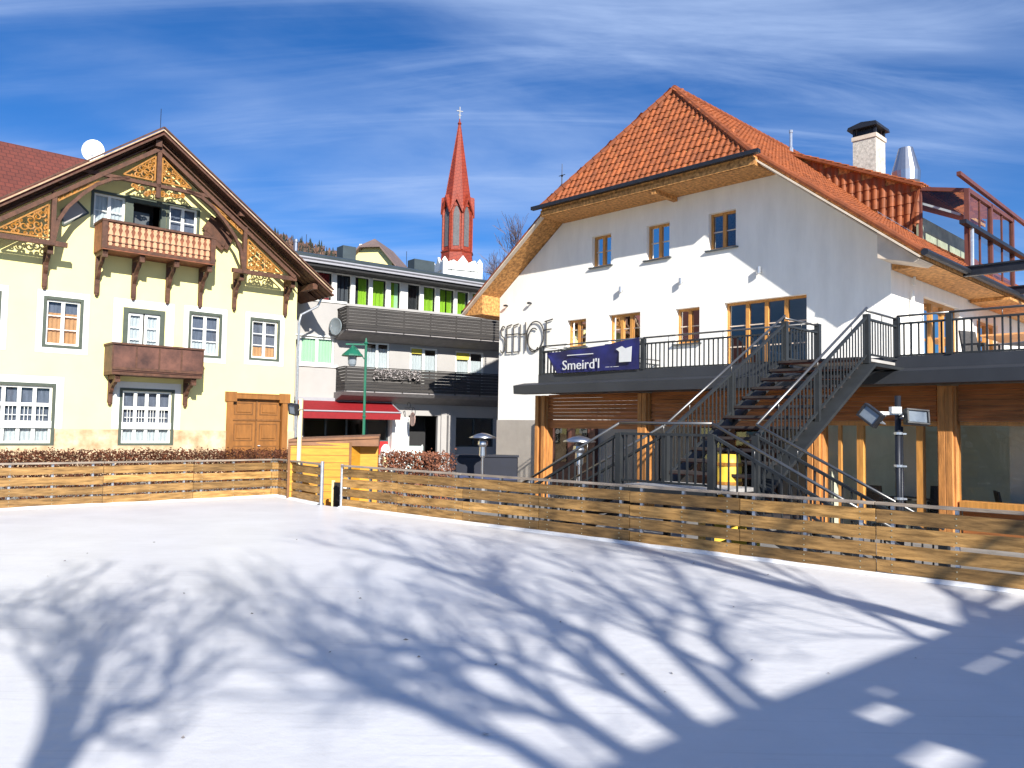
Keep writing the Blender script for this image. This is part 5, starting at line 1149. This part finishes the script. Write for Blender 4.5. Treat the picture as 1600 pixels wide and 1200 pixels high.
# yellow stand beneath the stairs
sx_, sy_ = 3.5, 12.9
o = empty('yellow_cask', (sx_, sy_, GZ), 0, label='bright yellow cask on a box under the steel stairs', cat='cask')
mb = MB(); mb.box(-.42, .42, -.3, .3, 0, .85); mb.build('box', 'ybright', o, bevel=.02)
mb = MB(); mb.lathe([(.17, .85), (.2, 1.0), (.21, 1.35), (.2, 1.7), (.17, 1.84)], (0, 0, 0), 18); mb.build('barrel', 'ybright', o, smooth=True)
mb = MB()
for z in (1.05, 1.35, 1.65): mb.lathe([(.2, z), (.222, z+.01), (.222, z+.05), (.2, z+.06)], (0, 0, 0), 18)
mb.build('hoop', 'ochre', o)

# navy container right of the short hedge
o = empty('planter_box', (-1.55, 22.6, GZ), R(0), label='long dark navy box standing right of the short hedge', cat='box')
mb = MB(); mb.box(0, 1.75, 0, .6, 0, 1.38); mb.build('body', 'navy', o, bevel=.02); mb = MB(); mb.box(-.03, 1.78, -.03, .63, 1.38, 1.43); mb.build('lid', 'navy', o); mb = MB(); mb.box(0, 1.75, -.012, -.004, .75, .85); mb.build('stripe', mat('navy_stripe', (.03, .04, .1)), o)

# street furniture under the awning
def cafe_sign(loc, label):
    o = empty('pavement_sign', loc, R(10), label=label, cat='sign'); mb = MB(); mb.bar((-.3, -.2, 0), (-.3, 0, 1.3), .04, .04); mb.bar((.3, -.2, 0), (.3, 0, 1.3), .04, .04); mb.bar((-.3, .2, 0), (-.3, 0, 1.3), .04, .04); mb.bar((.3, .2, 0), (.3, 0, 1.3), .04, .04); mb.build('frame', 'white', o)
    mb = MB(); mb.prism([(-.33, -.21, .35), (.33, -.21, .35), (.33, -.04, 1.25), (-.33, -.04, 1.25)], None, (0, .02, 0)); mb.build('panel', mat('mint_panel', (.6, .78, .72), rough=.5), o)
cafe_sign((-3.95, 33, -.35), 'pale mint pavement sign between the white pillar and the dark doorway')
o = empty('ice_cream_stand', (-5.15, 33, .0), 0, label='white rounded ice cream cone figure right of the yellow kiosk', cat='figure')
mb = MB(); mb.lathe([(.0, .4), (.18, .43), (.22, .6), (.19, .8), (.1, .93), (.02, .96)], (0, 0, 0), 16); mb.build('scoop', 'white', o, smooth=True); mb = MB(); mb.lathe([(.02, -.4), (.18, .42), (.19, .44)], (0, 0, 0), 14); mb.build('cone', 'cream', o)
o = empty('hanging_sign', atM(5.1, -.9, 2.1), MA, label='round pinkish hanging sign on a scrolled bracket beside the red awning', cat='sign')
mb = MB(); mb.tube([(0, .6, .5), (0, -.5, .5)], .02, 5); mb.tube([(0, -.5+.2*math.cos(t), .3+.2*math.sin(t)) for t in [i*.5 for i in range(12)]], .015, 4); mb.tube([(0, .1+.2*math.cos(t), .62+.15*math.sin(t)) for t in [i*.5 for i in range(12)]], .015, 4); mb.build('bracket', 'gutter', o)
mb = MB(); mb.prism([(-.0, -.35+.3*math.cos(t), -.05+.34*math.sin(t)) for t in [i*math.pi/6 for i in range(12)]], None, (.04, 0, 0)); mb.build('panel', mat('sign_pink', (.4, .26, .22), rough=.5), o)

# terrace furniture
def chair(P, yaw, label, z):
    o = empty('terrace_chair', (P[0], P[1], z), yaw, label=label, cat='chair', group='dark wicker chairs on the terrace')
    mb = MB(); mb.box(-.26, .26, -.26, .26, .4, .46); mb.build('seat', 'wicker', o); mb = MB(); mb.prism([(-.26, .24, .46), (.26, .24, .46), (.25, .34, 1.0), (-.25, .34, 1.0)], None, (0, .04, 0)); mb.build('backrest', 'wicker', o)
    for x in (-.23, .23):
        mb = MB(); mb.bar((x, -.22, .66), (x, .28, .68), .05, .04); mb.bar((x, -.22, .44), (x, -.22, .66), .03, .03); mb.build('armrest', 'wicker', o)
        for y in (-.23, .23): mb = MB(); mb.bar((x, y, 0), (x, y, .42), .035, .035); mb.build('leg', 'wicker', o)
    return o
def table(P, yaw, label, z, m='concrete', hgt_=.74):
    o = empty('terrace_table', (P[0], P[1], z), yaw, label=label, cat='table', group='tables of the inn')
    mb = MB(); mb.box(-.4, .4, -.4, .4, hgt_-.03, hgt_); mb.build('tabletop', m, o, bevel=.004); mb = MB(); mb.lathe([(.22, 0), (.22, .02), (.03, .04), (.03, hgt_-.04)], (0, 0, 0), 12); mb.build('pedestal', 'steel', o)
zt3 = SO.z+K*2.86
for i, (x, y, yw, lb_) in enumerate(((-3.3, -2.9, .4, 'wicker chair on the terrace in front of the side door'), (-3.2, -4.0, 2.0, 'wicker chair with its back to the railing right of the tall railing post'), (-1.6, -3.5, -1.0, 'wicker chair further back on the terrace near the wall'), (-3.6, -5.2, .8, 'wicker chair at the far right end of the terrace'))): chair(sw(x, y, 0), yw, lb_, zt3)
table(sw(-2.5, -3.5, 0), .3, 'small pale table among the wicker chairs on the terrace', zt3); table(sw(-2.7, -4.7, 0), .3, 'small pale table at the right edge of the terrace', zt3)
for i, (x, y, lb_) in enumerate(((-4.0, -1.7, 'dark table inside the glazed room behind the mast'), (-4.0, -4.0, 'dark table inside the glazed room right of the timber post'), (-4.0, -5.4, 'dark table inside the glazed room at the far right'))): table(sw(x, y, 0), .3, lb_, GZ+.06, 'wicker', .76)
for x, y, yw, lb_ in ((-3.9, -1.1, 2.4, 'dark chair inside the glazed room left of the mast'), (-3.5, -2.2, -.6, 'dark chair inside the glazed room behind the timber post'), (-3.6, -3.5, 1.2, 'dark chair inside the right glazed room')):
    o = chair(sw(x, y, 0), yw, lb_, GZ+.06); o['group'] = 'dark chairs inside the glazed room'
